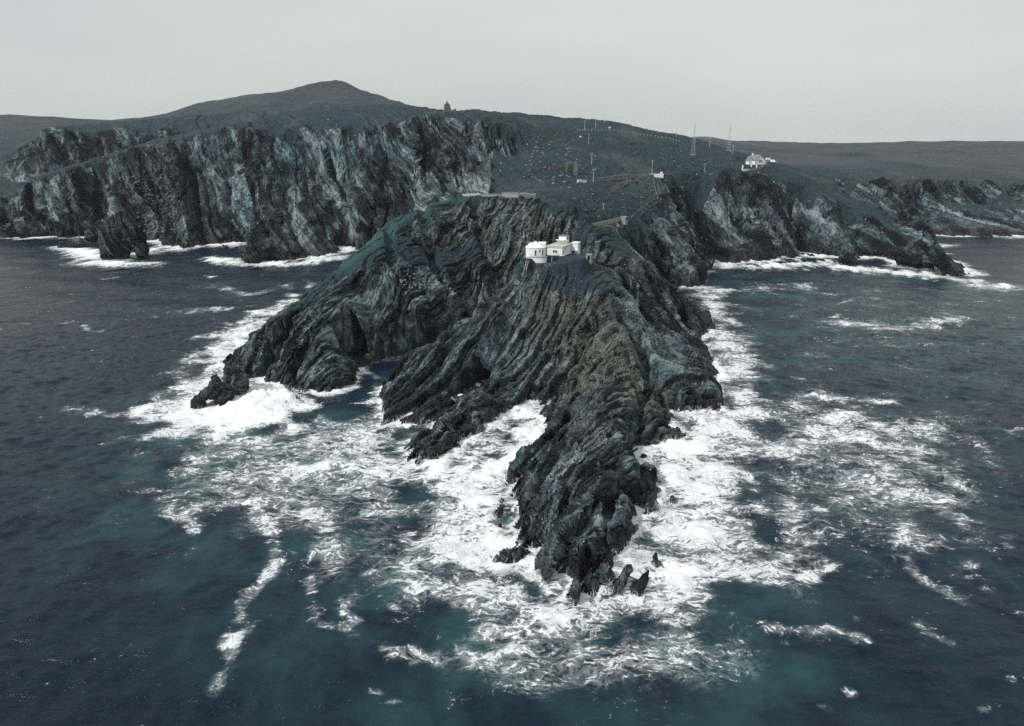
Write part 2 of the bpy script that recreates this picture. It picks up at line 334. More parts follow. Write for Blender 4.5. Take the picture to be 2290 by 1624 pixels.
# ------------------------------------------------------------------ node helpers
class NT:
    def __init__(s, name):
        s.m = bpy.data.materials.new(name); s.m.use_nodes = True; s.t = s.m.node_tree; s.t.nodes.clear()
    def n(s, typ, props=None, **ins):
        nd = s.t.nodes.new(typ)
        for k, v in (props or {}).items(): setattr(nd, k, v)
        for k, v in ins.items():
            s.put(nd, k, v)
        return nd
    def put(s, nd, key, v):
        key = key.replace('_', ' ') if not key.startswith('i') or not key[1:].isdigit() else int(key[1:])
        sock = nd.inputs[key]
        if hasattr(v, 'is_output') or isinstance(v, bpy.types.NodeSocket): s.t.links.new(v, sock)
        else: sock.default_value = v
    def math(s, op, a, b=None, c=None, clamp=False):
        nd = s.t.nodes.new('ShaderNodeMath'); nd.operation = op; nd.use_clamp = clamp
        for i, v in enumerate((a, b, c)):
            if v is None: continue
            if isinstance(v, bpy.types.NodeSocket): s.t.links.new(v, nd.inputs[i])
            else: nd.inputs[i].default_value = v
        return nd.outputs[0]
    def vec(s, op, a, b=None, sc=None):
        nd = s.t.nodes.new('ShaderNodeVectorMath'); nd.operation = op
        for i, v in enumerate((a, b)):
            if v is None: continue
            if isinstance(v, bpy.types.NodeSocket): s.t.links.new(v, nd.inputs[i])
            else: nd.inputs[i].default_value = v
        if sc is not None: s.put(nd, 'Scale', sc)
        return nd.outputs[0]
    def mix(s, f, a, b, blend='MIX'):
        nd = s.t.nodes.new('ShaderNodeMixRGB'); nd.blend_type = blend
        for i, v in enumerate((f, a, b)):
            if isinstance(v, bpy.types.NodeSocket): s.t.links.new(v, nd.inputs[i])
            else: nd.inputs[i].default_value = v if i == 0 else (*v, 1)
        return nd.outputs[0]
    def ss(s, x, a, b):
        nd = s.t.nodes.new('ShaderNodeMapRange'); nd.interpolation_type = 'SMOOTHSTEP'
        for i, v in enumerate((x, a, b)):
            if isinstance(v, bpy.types.NodeSocket): s.t.links.new(v, nd.inputs[i])
            else: nd.inputs[i].default_value = v
        return nd.outputs[0]
    def noise(s, vec, scale, detail=4, rough=0.55, dist=0.0):
        return s.n('ShaderNodeTexNoise', Vector=vec, Scale=scale, Detail=detail, Roughness=rough, Distortion=dist).outputs['Fac']
    def attr(s, name): return s.n('ShaderNodeAttribute', dict(attribute_name=name)).outputs['Fac']
    def comb(s, x, y, z): return s.n('ShaderNodeCombineXYZ', X=x, Y=y, Z=z).outputs[0]
    def out(s, sh, disp=None):
        o = s.t.nodes.new('ShaderNodeOutputMaterial'); s.t.links.new(sh, o.inputs[0]); return s.m
    def bsdf(s, **k): return s.n('ShaderNodeBsdfPrincipled', **k).outputs[0]

def terrain_material(name, k, lift=0.0, gain=1.25, wf=0.42, ww=0.5, wg=0.45):
    """layered rock with turf and moss; k is the size of its grain in metres"""
    M = NT(name); pos = M.n('ShaderNodeTexCoord').outputs['Object']
    sep = M.n('ShaderNodeSeparateXYZ', Vector=pos).outputs
    bed, along, veg, moss = M.attr('bed'), M.attr('along'), M.attr('veg'), M.attr('moss')
    bv = M.comb(M.math('MULTIPLY', bed, 1.0/k), M.math('MULTIPLY', along, 0.16/k), M.math('MULTIPLY', sep[2], 0.16/k))
    fine = M.noise(bv, 1.6, 5, 0.62, 0.05); wide = M.noise(bv, 0.22, 4, 0.6, 0.2); thin = M.noise(bv, 4.5, 3, 0.6)
    blot = M.noise(pos, 0.035/k**0.5, 5, 0.55); blot2 = M.noise(pos, 0.14/k**0.5, 4, 0.6); grit = M.noise(pos, 1.6/k, 5, 0.7)
    v = M.math('ADD', M.math('MULTIPLY', fine, wf), M.math('ADD', M.math('MULTIPLY', wide, ww), M.math('MULTIPLY', blot2, 0.35)))
    v = M.math('ADD', v, M.math('MULTIPLY', M.math('SUBTRACT', grit, 0.5), wg))
    v = M.math('ADD', M.math('MULTIPLY', M.math('SUBTRACT', v, (wf+ww+0.35)/2), gain), 0.635+lift)
    ramp = M.n('ShaderNodeValToRGB', Fac=v); e = ramp.color_ramp.elements
    e[0].position = 0.52; e[0].color = (0.004, 0.005, 0.009, 1)
    e[1].position = 0.82; e[1].color = (0.235, 0.285, 0.31, 1)
    for ps, c in ((0.585, (0.015, 0.021, 0.031)), (0.645, (0.038, 0.056, 0.070)), (0.72, (0.090, 0.122, 0.140))):
        q = e.new(ps); q.color = (*c, 1)
    rock = ramp.outputs[0]
    rock = M.mix(M.ss(blot, 0.56, 0.74), rock, M.mix(0.75, rock, (0.85, 0.62, 0.78), 'MULTIPLY'))
    rock = M.mix(M.math('MULTIPLY', M.ss(blot, 0.46, 0.30), 0.6), rock, M.mix(1.0, rock, (0.62, 1.02, 1.06), 'MULTIPLY'))
    # cracks between beds
    crack = M.ss(M.math('ABSOLUTE', M.math('SUBTRACT', M.noise(bv, 0.9, 3, 0.5, 0.4), 0.5)), 0.035, 0.0)
    rock = M.mix(M.math('MULTIPLY', crack, 0.7), rock, (0.006, 0.007, 0.010))
    # ochre moss and turf
    mo = M.math('MULTIPLY', moss, M.ss(M.math('ADD', grit, M.math('MULTIPLY', blot2, 0.6)), 0.62, 0.92))
    rock = M.mix(mo, rock, M.mix(blot2, (0.098, 0.114, 0.090), (0.200, 0.218, 0.180)))
    tn = M.noise(pos, 0.9/k, 6, 0.7); tl = M.noise(pos, 0.05/k**0.5, 4, 0.6)
    turf = M.mix(M.ss(tn, 0.3, 0.72), (0.009, 0.019, 0.027), (0.034, 0.066, 0.076))
    turf = M.mix(M.ss(tl, 0.42, 0.62), turf, M.mix(tn, (0.012, 0.023, 0.042), (0.032, 0.050, 0.068)))
    turf = M.mix(M.math('MULTIPLY', M.ss(M.noise(pos, 0.03/k**0.6, 5, 0.62, 0.6), 0.52, 0.66), 0.7), turf, M.mix(tn, (0.036, 0.050, 0.052), (0.078, 0.096, 0.094)))
    turf = M.mix(M.math('MULTIPLY', M.attr('lush'), M.ss(tn, 0.25, 0.6)), turf, (0.036, 0.088, 0.092))
    turf = M.mix(M.math('MULTIPLY', M.attr('heath'), M.ss(M.noise(pos, 0.012, 5, 0.6), 0.25, 0.6)), turf, M.mix(tn, (0.044, 0.050, 0.060), (0.080, 0.092, 0.104)))
    vm = M.ss(M.math('ADD', veg, M.math('MULTIPLY', M.math('SUBTRACT', M.noise(pos, 0.5/k, 5, 0.65), 0.5), 1.1)), 0.42, 0.62)
    base = M.mix(vm, rock, turf)
    # pale lichen and quartz flecks
    fl = M.n('ShaderNodeTexVoronoi', dict(feature='F1'), Vector=pos, Scale=0.75/k, Randomness=1.0)
    fk = M.math('MULTIPLY', M.ss(fl.outputs['Distance'], 0.20, 0.10), M.math('GREATER_THAN', M.n('ShaderNodeSeparateColor', Color=fl.outputs['Color']).outputs[0], 0.90))
    base = M.mix(M.math('MULTIPLY', fk, 0.75), base, (0.42, 0.43, 0.42))
    # wet, weedy foot of the rock
    wl = M.math('ADD', sep[2], M.math('MULTIPLY', M.math('SUBTRACT', M.noise(pos, 0.13/k**0.5, 4, 0.6), 0.5), 9.0*k**0.5))
    wet = M.ss(wl, 5.5*k**0.5, 1.5)
    base = M.mix(wet, base, M.mix(0.86, base, (0.013, 0.011, 0.017)))
    # foam draining off low ledges
    fn = M.math('ABSOLUTE', M.math('SUBTRACT', M.noise(M.comb(M.math('MULTIPLY', sep[0], 1.0), M.math('MULTIPLY', sep[1], 0.7), M.math('MULTIPLY', sep[2], 0.3)), 0.55, 4, 0.6, 0.8), 0.5))
    fm = M.math('MULTIPLY', M.ss(fn, 0.032, 0.008), M.ss(M.math('ADD', sep[2], M.math('MULTIPLY', blot2, 3.0)), 3.6, 1.4))
    base = M.mix(M.math('MULTIPLY', fm, M.attr('wash')), base, (0.80, 0.82, 0.83))
    hgt = M.math('ADD', M.math('MULTIPLY', fine, 0.55), M.math('ADD', M.math('MULTIPLY', thin, 0.30), M.math('MULTIPLY', grit, 0.55)))
    hgt = M.math('SUBTRACT', hgt, M.math('MULTIPLY', crack, 0.35))
    hgt = M.math('ADD', M.math('MULTIPLY', hgt, M.math('SUBTRACT', 1.0, vm)), M.math('MULTIPLY', M.math('MULTIPLY', tn, 0.8), vm))
    bump = M.n('ShaderNodeBump', Height=hgt, Strength=0.9, Distance=0.9*k).outputs[0]
    rough = M.math('SUBTRACT', 0.9, M.math('MULTIPLY', wet, 0.38))
    return M.out(M.bsdf(Base_Color=base, Roughness=rough, Normal=bump, Specular_IOR_Level=0.3))

# ------------------------------------------------------------------ terrain meshes
def axis(*parts):
    out = []
    for a, b, s in parts: out.append(np.arange(a, b-s*0.01, s))
    return np.concatenate(out)
def grow(a, b, s0, g):
    out = []; v = a; s = s0; sg = 1 if b > a else -1
    while sg*(b-v) > 0: v += sg*s; s *= g; out.append(v)
    return np.array(out)
NS, MS = 0.34, 1.5
ax_x = np.concatenate([grow(-480, -4400, MS*1.3, 1.07)[::-1], axis((-480, -122, MS), (-122, 108, NS), (108, 480.1, MS)), grow(480, 4400, MS*1.3, 1.07)])
ax_y = np.concatenate([axis((98, 348, NS), (348, 700.1, 1.25)), axis((700, 960.1, 2.4)), grow(960, 6000, 3.5, 1.045)])
GX, GY = np.meshgrid(ax_x, ax_y)

def build_sheet(name, mat, smooth, V, Q, attrs):
    used = np.zeros(len(V), bool); used[Q.ravel()] = True
    idx = np.cumsum(used)-1; V2 = V[used]; Q2 = idx[Q].astype(np.int32)
    me = bpy.data.meshes.new(name); me.vertices.add(len(V2)); me.vertices.foreach_set('co', V2.astype(np.float32).ravel())
    me.loops.add(Q2.size); me.loops.foreach_set('vertex_index', Q2.ravel())
    me.polygons.add(len(Q2)); me.polygons.foreach_set('loop_start', np.arange(0, Q2.size, 4, dtype=np.int32))
    me.polygons.foreach_set('use_smooth', np.full(len(Q2), smooth))
    me.update(calc_edges=True)
    for k, a in attrs.items():
        at = me.attributes.new(k, 'FLOAT', 'POINT'); at.data.foreach_set('value', a[used].astype(np.float32))
    me.materials.append(mat)
    o = bpy.data.objects.new(name, me); col.objects.link(o); return o
def quads(nx, ny):
    i = np.arange(nx-1); j = np.arange(ny-1); I, J = np.meshgrid(i, j); a = (J*nx+I).ravel()
    return np.stack([a, a+1, a+nx+1, a+nx], 1)

# pads for the buildings are known before the ground is laid
def pad(px, py, Y, r, dz=0.0):
    x, y, z = U(px, py, Y); PADS.append((x, y, r, z+dz)); return (x, y, z+dz)
STATION = pad(1262, 572, 266, 7.5)
ROUND = pad(1196, 569, 262.5, 3.8)
PADS.append((ROUND[0]-2.6, ROUND[1]-4.4, 2.4, ROUND[2]-0.7)); PADS.append((ROUND[0]+2.0, ROUND[1]-5.4, 2.0, ROUND[2]-2.3)); PADS.append((STATION[0]-3.5, STATION[1]-8.0, 3.0, STATION[2]-1.2))
HOUSE = pad(1692, 368, 560, 11)

BZ = base_height(GX, GY)
gzx = np.gradient(BZ, ax_x, axis=1); gzy = np.gradient(BZ, ax_y, axis=0)
gl = np.sqrt(1+gzx**2+gzy**2); NX, NY, NZ = -gzx/gl, -gzy/gl, 1/gl
sel = (BZ > -5)
ii = np.where(sel.ravel())[0]
x, y, z = GX.ravel()[ii], GY.ravel()[ii], BZ.ravel()[ii]
nx, ny, nz_ = NX.ravel()[ii], NY.ravel()[ii], NZ.ravel()[ii]
nearw = 1-sstep(338, 352, y+0.0*x)
nearw *= (1-sstep(104, 112, x))*sstep(-126, -116, x)
padm = np.zeros(len(x))
for (ax_, ay_, r_, pz_) in PADS: padm = np.maximum(padm, 1-sstep(r_, r_*1.7, np.hypot(x-ax_, y-ay_)))
bedN, alongN = bedding(x, y, z, True); bedM, alongM = bedding(x, y, z, False)
farw = sstep(930, 1100, y)
# turf: gentle ground, mostly high up
ns = fbm(x/30, y/30, 0.7, 3); slope = 1/np.sqrt(1+steepness(x, y)**2)
crestA = np.exp(-(segdist(x, y, Us(LINES[0])[:7])/6.0)**2)
vegN = sstep(0.74, 0.93, slope+0.10*ns)*sstep(20, 34, z+6*ns)*0.75+0.8*crestA*sstep(14, 24, z)
knoll = np.exp(-(((x-STATION[0])/26)**2+((y-STATION[1]+4)/20)**2)**2); vegN = np.maximum(vegN, knoll*(0.52+0.5*ns+0.25*fbm(x/6, y/6, 4.2, 2)))
vegM = sstep(0.74, 0.88, slope+0.09*ns)*sstep(8, 26, z+8*ns)
vegM = np.maximum(vegM, sstep(0.5, 0.6, slope)*farw)
vegM = np.maximum(vegM, 0.0*sstep(0.45, 0.9, fbm(x/42+3, y/60, z/26, 3))*sstep(10, 22, z)*sstep(0.55, 0.70, slope+0.1*ns))
_e = Us(LINES[EDGES[0][0]]); _o = np.argsort(_e[:, 0]); yed = np.interp(x, _e[_o, 0], _e[_o, 1])
vegM *= np.where((x < _e[_o[-1], 0]) & (y > 380) & (y < 700), sstep(-5, 5, y-yed+3*ns), 1.0)
_e2 = Us(LINES[EDGES[1][0]]); _o2 = np.argsort(_e2[:, 0]); yed2 = np.interp(x, _e2[_o2, 0], _e2[_o2, 1])
vegM *= np.where((x > _e2[_o2[0], 0]) & (x < 300) & (y > 400) & (y < 560), sstep(-6, 4, y-yed2+3*ns), 1.0)
vegM = np.maximum(vegM, (0.72+0.25*ns)*turf_slope(x, y))
veg = vegN*nearw+vegM*(1-nearw); veg = np.maximum(veg, 0.6*padm)
mossc = Us([(1250,720,238),(1330,760,222),(1380,840,195)])
moss = np.exp(-(segdist(x, y, mossc)/21)**2)*nearw*(0.9+0.5*ns)
moss = np.maximum(moss, 0.75*np.exp(-(segdist(x, y, Us([(1050,500,322),(1150,480,328),(1230,540,306)]))/20)**2)*(0.7+0.5*ns))
moss = np.maximum(moss, 0.6*np.exp(-(segdist(x, y, Us([(1120,400,425),(1180,400,410)]))/22)**2))
moss = np.maximum(moss, 0.45*np.exp(-(segdist(x, y, Us([(1370,860,188),(1300,980,152)]))/5)**2))
# relief
rk = 1-0.85*np.clip(veg, 0, 1)
dN = 1.6*strata(bedN, alongN, z, 5.6, 13, 0)+0.95*strata(bedN, alongN, z, 2.2, 6, 1)+0.45*strata(bedN, alongN, z, 1.0, 3.0, 2)+0.55*fbm(x/11, y/11, z/11, 3, 0.5)
dM = 4.6*strata(bedM, alongM, z, 21, 46, 3)+2.7*strata(bedM, alongM, z, 8.0, 20, 4)+1.3*strata(bedM, alongM, z, 3.6, 9, 5)+2.0*fbm(x/26, y/26, z/30, 4, 0.5)
dF = 3.0*fbm(x/110, y/110, 1, 5)+3.0*np.abs(fbm(x/45, y/45, 3, 4))-1.0
hump = 0.5*fbm(x/6, y/6, z/6, 4, 0.6)
disp = (dN*nearw+dM*(1-nearw))*rk*(1-farw)+dF*farw+hump*(1-rk)*(0.5+0.8*(1-nearw))*(1-farw)
slot = np.zeros(len(x))
for P_, wd_ in [(c[0], c[1]) for c in CAVES]+[(GROOVES[-1][0], GROOVES[-1][1])]: slot = np.maximum(slot, np.exp(-(segdist(x, y, P_)/(wd_*1.9))**6))
em = np.exp(-((y-yed)/10)**2)*(x < _e[_o[-1], 0])+np.exp(-((y-yed2)/8)**2)*((x > _e2[_o2[0], 0]) & (x < 300))
disp *= 1-0.72*np.clip(em*(1-nearw), 0, 1)
disp *= (1-padm)*(0.35+0.65*sstep(-2, 3, z))*(1-0.9*slot)
hx, hy, hz_ = nx, ny, np.maximum(nz_, 0.25)
V = np.c_[GX.ravel(), GY.ravel(), BZ.ravel()]
V[ii, 0] += disp*hx; V[ii, 1] += disp*hy; V[ii, 2] += disp*hz_
def full(a, d=0.0):
    o = np.full(GX.size, d, np.float32); o[ii] = a; return o
Q = quads(len(ax_x), len(ax_y))
Q = Q[(BZ.ravel()[Q] > -4.0).any(1) & sel.ravel()[Q].all(1)]
qx = GX.ravel()[Q].mean(1); qy = GY.ravel()[Q].mean(1)
isn = (qy < 347) & (qx > -121) & (qx < 107); isf = qy > 960
wash = full(sstep(230, 190, y)*nearw+0.25)
AN = dict(bed=full(bedN), along=full(alongN), veg=full(veg), moss=full(moss), wash=wash, lush=full(np.clip(crestA*1.1*nearw*(0.7+0.8*ns), 0, 1)), heath=full(np.maximum(sstep(600, 800, y)*sstep(150, 300, x), 0.55*farw)))
AM = dict(bed=full(bedM), along=full(alongM), veg=full(veg), moss=full(moss), wash=wash, lush=full(np.clip(crestA*1.1*nearw*(0.7+0.8*ns), 0, 1)), heath=full(np.maximum(sstep(600, 800, y)*sstep(150, 300, x), 0.55*farw)))
def setting(o): o['kind'] = 'structure'; return o
M_ROCK = terrain_material('layered rock near', 0.95, 0.016, 1.25, 0.42, 0.66, 0.36); M_CLIFF = terrain_material('layered rock cliffs', 2.6, 0.016, 1.25, 0.36, 0.85, 0.25); M_MOOR = terrain_material('moorland', 5.0)
headland = setting(build_sheet('headland_terrain', M_ROCK, False, V, Q[isn], AN)); headland['label'] = 'dark layered rock headland with finger spurs running into surf'
mainland = setting(build_sheet('mainland_cliff_terrain', M_CLIFF, False, V, Q[~isn & ~isf], AM)); mainland['label'] = 'steep dark sea cliffs of the mainland with turf on top'
hills = setting(build_sheet('distant_hills', M_MOOR, True, V, Q[isf], AM)); hills['label'] = 'moorland hills along the skyline'

# roofs of the caves: the slope carried on over them as a thick shell
def cave_roof(P, wd, rs, kd, near):
    st_ = 0.34 if near else 1.1
    dv = P[-1, :2]-rs; dv = dv/np.linalg.norm(dv)
    gx = np.arange(P[:, 0].min()-wd*2.2, P[:, 0].max()+wd*2.2, st_); gy = np.arange(rs[1]-wd, P[-1, 1]+wd*2.2, st_)
    X, Y = np.meshgrid(gx, gy); x_, y_ = X.ravel(), Y.ravel()
    z_ = base_height(x_, y_, True, False); bd, al = bedding(x_, y_, z_, near)
    sc_ = 1.0 if near else 3.5
    rel = sc_*(0.35*strata(bd, al, z_, 2.2*sc_, 6*sc_, 1)+0.25*strata(bd, al, z_, 1.0*sc_, 3*sc_, 2))
    gap = sstep(0.9*wd, 1.7*wd, segdist(x_, y_, P))
    top = z_-0.15*sc_+rel*(1-gap)-gap*1.5*sc_; bot = np.maximum(top-1.6*sc_-0.6*sc_*pnoise(x_/sc_, y_/sc_, 3), np.minimum(top-0.3, 2.0))
    ok = ((x_-rs[0])*dv[0]+(y_-rs[1])*dv[1]+0.8*sc_*pnoise(x_/(1.5*sc_), y_/(1.5*sc_), 9) > 0) & (segdist(x_, y_, P) < wd*1.75) & (z_ > 2.5)
    nx_, ny_ = len(gx), len(gy); q = quads(nx_, ny_); q = q[ok[q].all(1)]; n_ = nx_*ny_
    e = np.concatenate([q[:, [0, 1]], q[:, [1, 2]], q[:, [2, 3]], q[:, [3, 0]]]); key = np.sort(e, 1); _, inv, cnt = np.unique(key[:, 0]*n_*2+key[:, 1], return_inverse=True, return_counts=True)
    be = e[cnt[inv] == 1]; side = np.stack([be[:, 1], be[:, 0], be[:, 0]+n_, be[:, 1]+n_], 1)
    VV = np.concatenate([np.c_[x_, y_, top], np.c_[x_, y_, bot]]); QQ = np.concatenate([q, q[:, ::-1]+n_, side])
    zz = np.zeros(2*n_); two = lambda a: np.concatenate([a, a])
    o = build_sheet('cave_roof', M_ROCK if near else M_CLIFF, False, VV, QQ, dict(bed=two(bd), along=two(al), veg=zz, moss=zz, wash=zz, lush=zz, heath=zz))
    o.parent = headland if near else mainland
for P_, wd_, rs_, kd_ in CAVES: cave_roof(P_, wd_, rs_, kd_, kd_ == 'near')

# ------------------------------------------------------------------ sea
sx = np.concatenate([grow(-200, -6500, 1.3, 1.05)[::-1], axis((-200, 200.1, 0.8)), grow(200, 6500, 1.3, 1.05)])
sy = np.concatenate([grow(66, -300, 1.5, 1.25)[::-1], axis((66, 300.1, 0.8)), grow(300, 7500, 1.0, 1.035)])
SX, SY = np.meshgrid(sx, sy); fx_, fy_ = SX.ravel(), SY.ravel()
bh = base_height(fx_, fy_)
dco = np.where(bh < 0, -bh/0.8, 0.0)
dens = np.zeros(len(fx_)); aer_sheen = np.zeros(len(fx_))
def blob(pts, width, amt, teal=0.6):
    global dens, aer_sheen
    P = Us([(a, b, 0.0) for a, b in pts]); m = width*4
    k = np.where((fx_ > P[:, 0].min()-m) & (fx_ < P[:, 0].max()+m) & (fy_ > P[:, 1].min()-m) & (fy_ < P[:, 1].max()+m))[0]
    d = segdist(fx_[k], fy_[k], P) if len(P) > 1 else np.hypot(fx_[k]-P[0, 0], fy_[k]-P[0, 1])
    nn = fbm(fx_[k]/4.2, fy_[k]/4.2, 1.7, 3); d = np.maximum(d+width*0.8*nn, 0)
    g = np.exp(-(d/width)**2)*np.clip(0.88+0.7*pnoise(fx_[k]/9.3, fy_[k]/9.3, 4.4), 0.35, 1.3)
    dens[k] = np.maximum(dens[k], 0)+amt*g*(1-0.6*np.clip(dens[k], 0, 1)); aer_sheen[k] = np.maximum(aer_sheen[k], teal*np.exp(-(d/(width*1.7))**2))
def patch(pts, soft, amt, teal=0.5):
    global dens, aer_sheen
    P = Us([(a, b, 0.0) for a, b in pts]); m = soft*3
    k = np.where((fx_ > P[:, 0].min()-m) & (fx_ < P[:, 0].max()+m) & (fy_ > P[:, 1].min()-m) & (fy_ < P[:, 1].max()+m))[0]
    xx = fx_[k]+2.5*pnoise(fx_[k]/9, fy_[k]/9, 2.2)+1.2*pnoise(fx_[k]/3, fy_[k]/3, 4.2); yy = fy_[k]+2.5*pnoise(fx_[k]/9, fy_[k]/9, 6.2)+1.2*pnoise(fx_[k]/3, fy_[k]/3, 8)
    s = inside(xx, yy, [tuple(q) for q in P[:, :2]]); d = segdist(xx, yy, P, True)
    g = sstep(-soft*1.6, soft*2.6, np.where(s, d, -d)+soft*1.5*fbm(fx_[k]/12, fy_[k]/12, 2.9, 3))
    dens[k] = np.maximum(dens[k], amt*g+dens[k]*(1-g)*1.0); aer_sheen[k] = np.maximum(aer_sheen[k], teal*sstep(-soft*4-6, soft*2+2, np.where(s, d, -d)))
# broad lace
patch([(330,930),(700,960),(960,1000),(980,1250),(960,1420),(760,1440),(620,1300),(420,1200),(320,1080)], 9, 0.22, 0.9)
patch([(1640,880),(2000,860),(2300,900),(2330,1300),(1900,1380),(1650,1350)], 12, 0.24, 0.4)
patch([(1560,600),(2143,620),(2330,640),(2330,880),(1650,880)], 20, 0.20, 0.6)  # teal amount here paints the silvery surface sheen into the water colour
patch([(-40,560),(700,590),(560,700),(400,830),(200,900),(-40,880)], 20, 0.12, 0.1)
patch([(960,1390),(1700,1370),(1750,1560),(950,1560)], 8, 0.22, 1.0)
patch([(320,950),(640,960),(860,950),(930,1060),(950,1160),(760,1190),(600,1170),(430,1160),(340,1060)], 7, 0.50, 0.6)
patch([(560,1120),(950,1100),(960,1380),(800,1330),(640,1220)], 7, 0.36, 0.75)
patch([(1660,900),(1900,900),(2143,960),(2200,1230),(2050,1230),(1900,1180),(1740,1220),(1660,1060)], 8, 0.48, 0.45)
patch([(1700,1220),(1860,1230),(1850,1320),(1700,1340)], 5, 0.36, 0.35)
patch([(1060,1400),(1300,1420),(1560,1380),(1640,1440),(1600,1520),(1400,1560),(1120,1540)], 4, 0.50, 1.0)
patch([(700,960),(850,900),(880,960),(1000,1060),(960,1090),(800,1040)], 5, 0.62, 0.55)
# dense white water
patch([(705,636),(610,680),(520,722),(455,768),(420,800),(400,850),(300,925),(330,985),(470,985),(650,950),(720,915),(640,870),(540,830)], 6, 0.98, 0.3)
patch([(520,850),(420,905),(500,970),(640,950),(700,900),(620,865)], 3, 1.25, 0.2)
patch([(850,945),(940,952),(1060,890),(1100,960),(930,1055),(1160,1010),(1190,900),(1235,950),(1150,1060),(1130,1110),(1000,1100),(950,1040)], 4, 1.0, 0.3)
patch([(960,1060),(1140,1030),(1150,1200),(1105,1290),(1200,1300),(1280,1345),(1380,1320),(1440,1330),(1400,1390),(1250,1430),(1110,1410),(1010,1350),(945,1290),(935,1220),(985,1150)], 3.4, 0.86, 0.6)
patch([(1060,1080),(1150,1060),(1140,1220),(1090,1290),(1030,1230)], 3, 1.05, 0.3)
patch([(1440,930),(1600,925),(1625,840),(1690,830),(1700,930),(1660,1000),(1700,1080),(1745,1180),(1715,1300),(1600,1360),(1450,1390),(1380,1330),(1440,1230),(1500,1120),(1450,1050),(1520,980)], 5.0, 0.88, 0.5)
patch([(1440,1010),(1530,960),(1600,935),(1640,960),(1560,1060),(1540,1200),(1480,1290),(1420,1330),(1390,1250),(1490,1130)], 4, 1.12, 0.2)
patch([(1545,640),(1610,640),(1640,720),(1700,800),(1690,850),(1610,850),(1590,800),(1550,770),(1590,740),(1560,690)], 6, 0.78, 0.3)
for a in ([(1170,925),(1130,965),(1060,1010),(980,1050)], [(1200,975),(1150,1040)], [(1050,910),(1000,950)]): blob(a, 6, 1.0, 0.3)
# streaks and drifting rafts
for pts, wd, am in (([(1590,1385-200),(1600,1250)],1,0.0), ([(560,1120),(590,1165),(615,1205),(622,1258),(590,1295),(556,1325),(545,1345),(532,1390)],1.5,0.5), ([(615,1262),(585,1300)],2.0,0.32), ([(570,1398),(520,1440)],1.9,0.45), ([(540,1425),(520,1470),(505,1500),(485,1545)],1.4,0.45),
    ([(700,1150),(735,1200),(728,1270)],3.0,0.45), ([(690,1300),(705,1350),(700,1385)],1.1,0.45), ([(775,1330),(790,1385),(770,1410),(850,1440),(960,1475)],1.5,0.45), ([(330,1100),(380,1160),(440,1185)],1.5,0.45),
    ([(1650,1385),(1720,1405),(1800,1420),(1850,1410),(1930,1440)],1.3,0.46), ([(2030,1180),(2000,1230),(2060,1290),(2140,1340)],1.7,0.48), ([(1700,1010),(1900,960),(2000,1010),(2143,1080)],3,0.35), ([(1990,1060),(2090,1120),(2160,1180)],2.5,0.5),
    ([(1820,1240),(1860,1260),(1800,1300)],1.3,0.42), ([(2050,1400),(2120,1440)],1.3,0.42), ([(1740,880),(1900,890),(1990,900)],3,0.4), ([(1800,960),(1900,930)],3,0.45), ([(150,915),(260,930),(330,915)],3,0.6), ([(400,700),(520,690)],5,0.45),
    ([(880,1462),(1060,1475),(1180,1440)],2,0.45), ([(600,1070),(760,1040),(940,1080)],3,0.55), ([(1480,590),(1560,640),(1620,650)],6,0.4), ([(1600,592),(1700,596),(1880,590)],10,1.15), ([(1890,600),(2010,610),(2140,625),(2230,640)],10,1.05), ([(2080,552),(2143,548)],8,0.8),
    ([(1640,650),(1800,640)],6,0.42), ([(1880,720),(2000,735),(2143,715)],6,0.5), ([(480,580),(560,592),(680,590),(760,575)],9,1.15), ([(146,552),(240,585),(340,560),(420,553),(540,545)],12,1.1), ([(190,590),(330,592)],9,0.9),
    ([(640,640),(560,660),(470,640)],6,0.45), ([(190,730),(200,740)],1.5,0.6), ([(800,830),(860,850),(830,900)],3,0.55)):
    blob(pts, wd, am)
rr = np.random.default_rng(21)
for i in range(170):      # loose whitecaps
    px_, py_ = rr.uniform(-60, 2350), 600+1000*rr.uniform(0, 1)**1.2
    if 900 < px_ < 1700: continue
    blob([(px_, py_), (px_+rr.uniform(5, 30), py_+rr.uniform(-6, 6))], rr.uniform(0.4, 1.0)*(1+1.5*(py_ < 800)), rr.uniform(0.25, 0.5), 0.1)
nb = fbm(fx_/22, fy_/22, 3.3, 3)
cw = np.where(fy_ < 380, 2.6+1.6*nb, 5+4*nb)*(1.0+0.0*fx_)
coast_f = 1.05*np.exp(-(dco/np.maximum(cw, 1.0))**1.3)
chasm = sstep(238, 246, fy_)*(1-sstep(330, 345, fy_))*sstep(-62, -50, fx_)*(1-sstep(0, 8, fx_))
dens = np.maximum(dens, coast_f)*(1-0.75*chasm)
dens *= 0.92+0.28*fbm(fx_/7, fy_/7, 9.1, 3)
dens += 0.04+0.10*np.clip(nb, -0.5, 1)
aer_sheen = np.clip(aer_sheen*(0.75+0.6*fbm(fx_/15, fy_/15, 5.5, 2)), 0, 1)
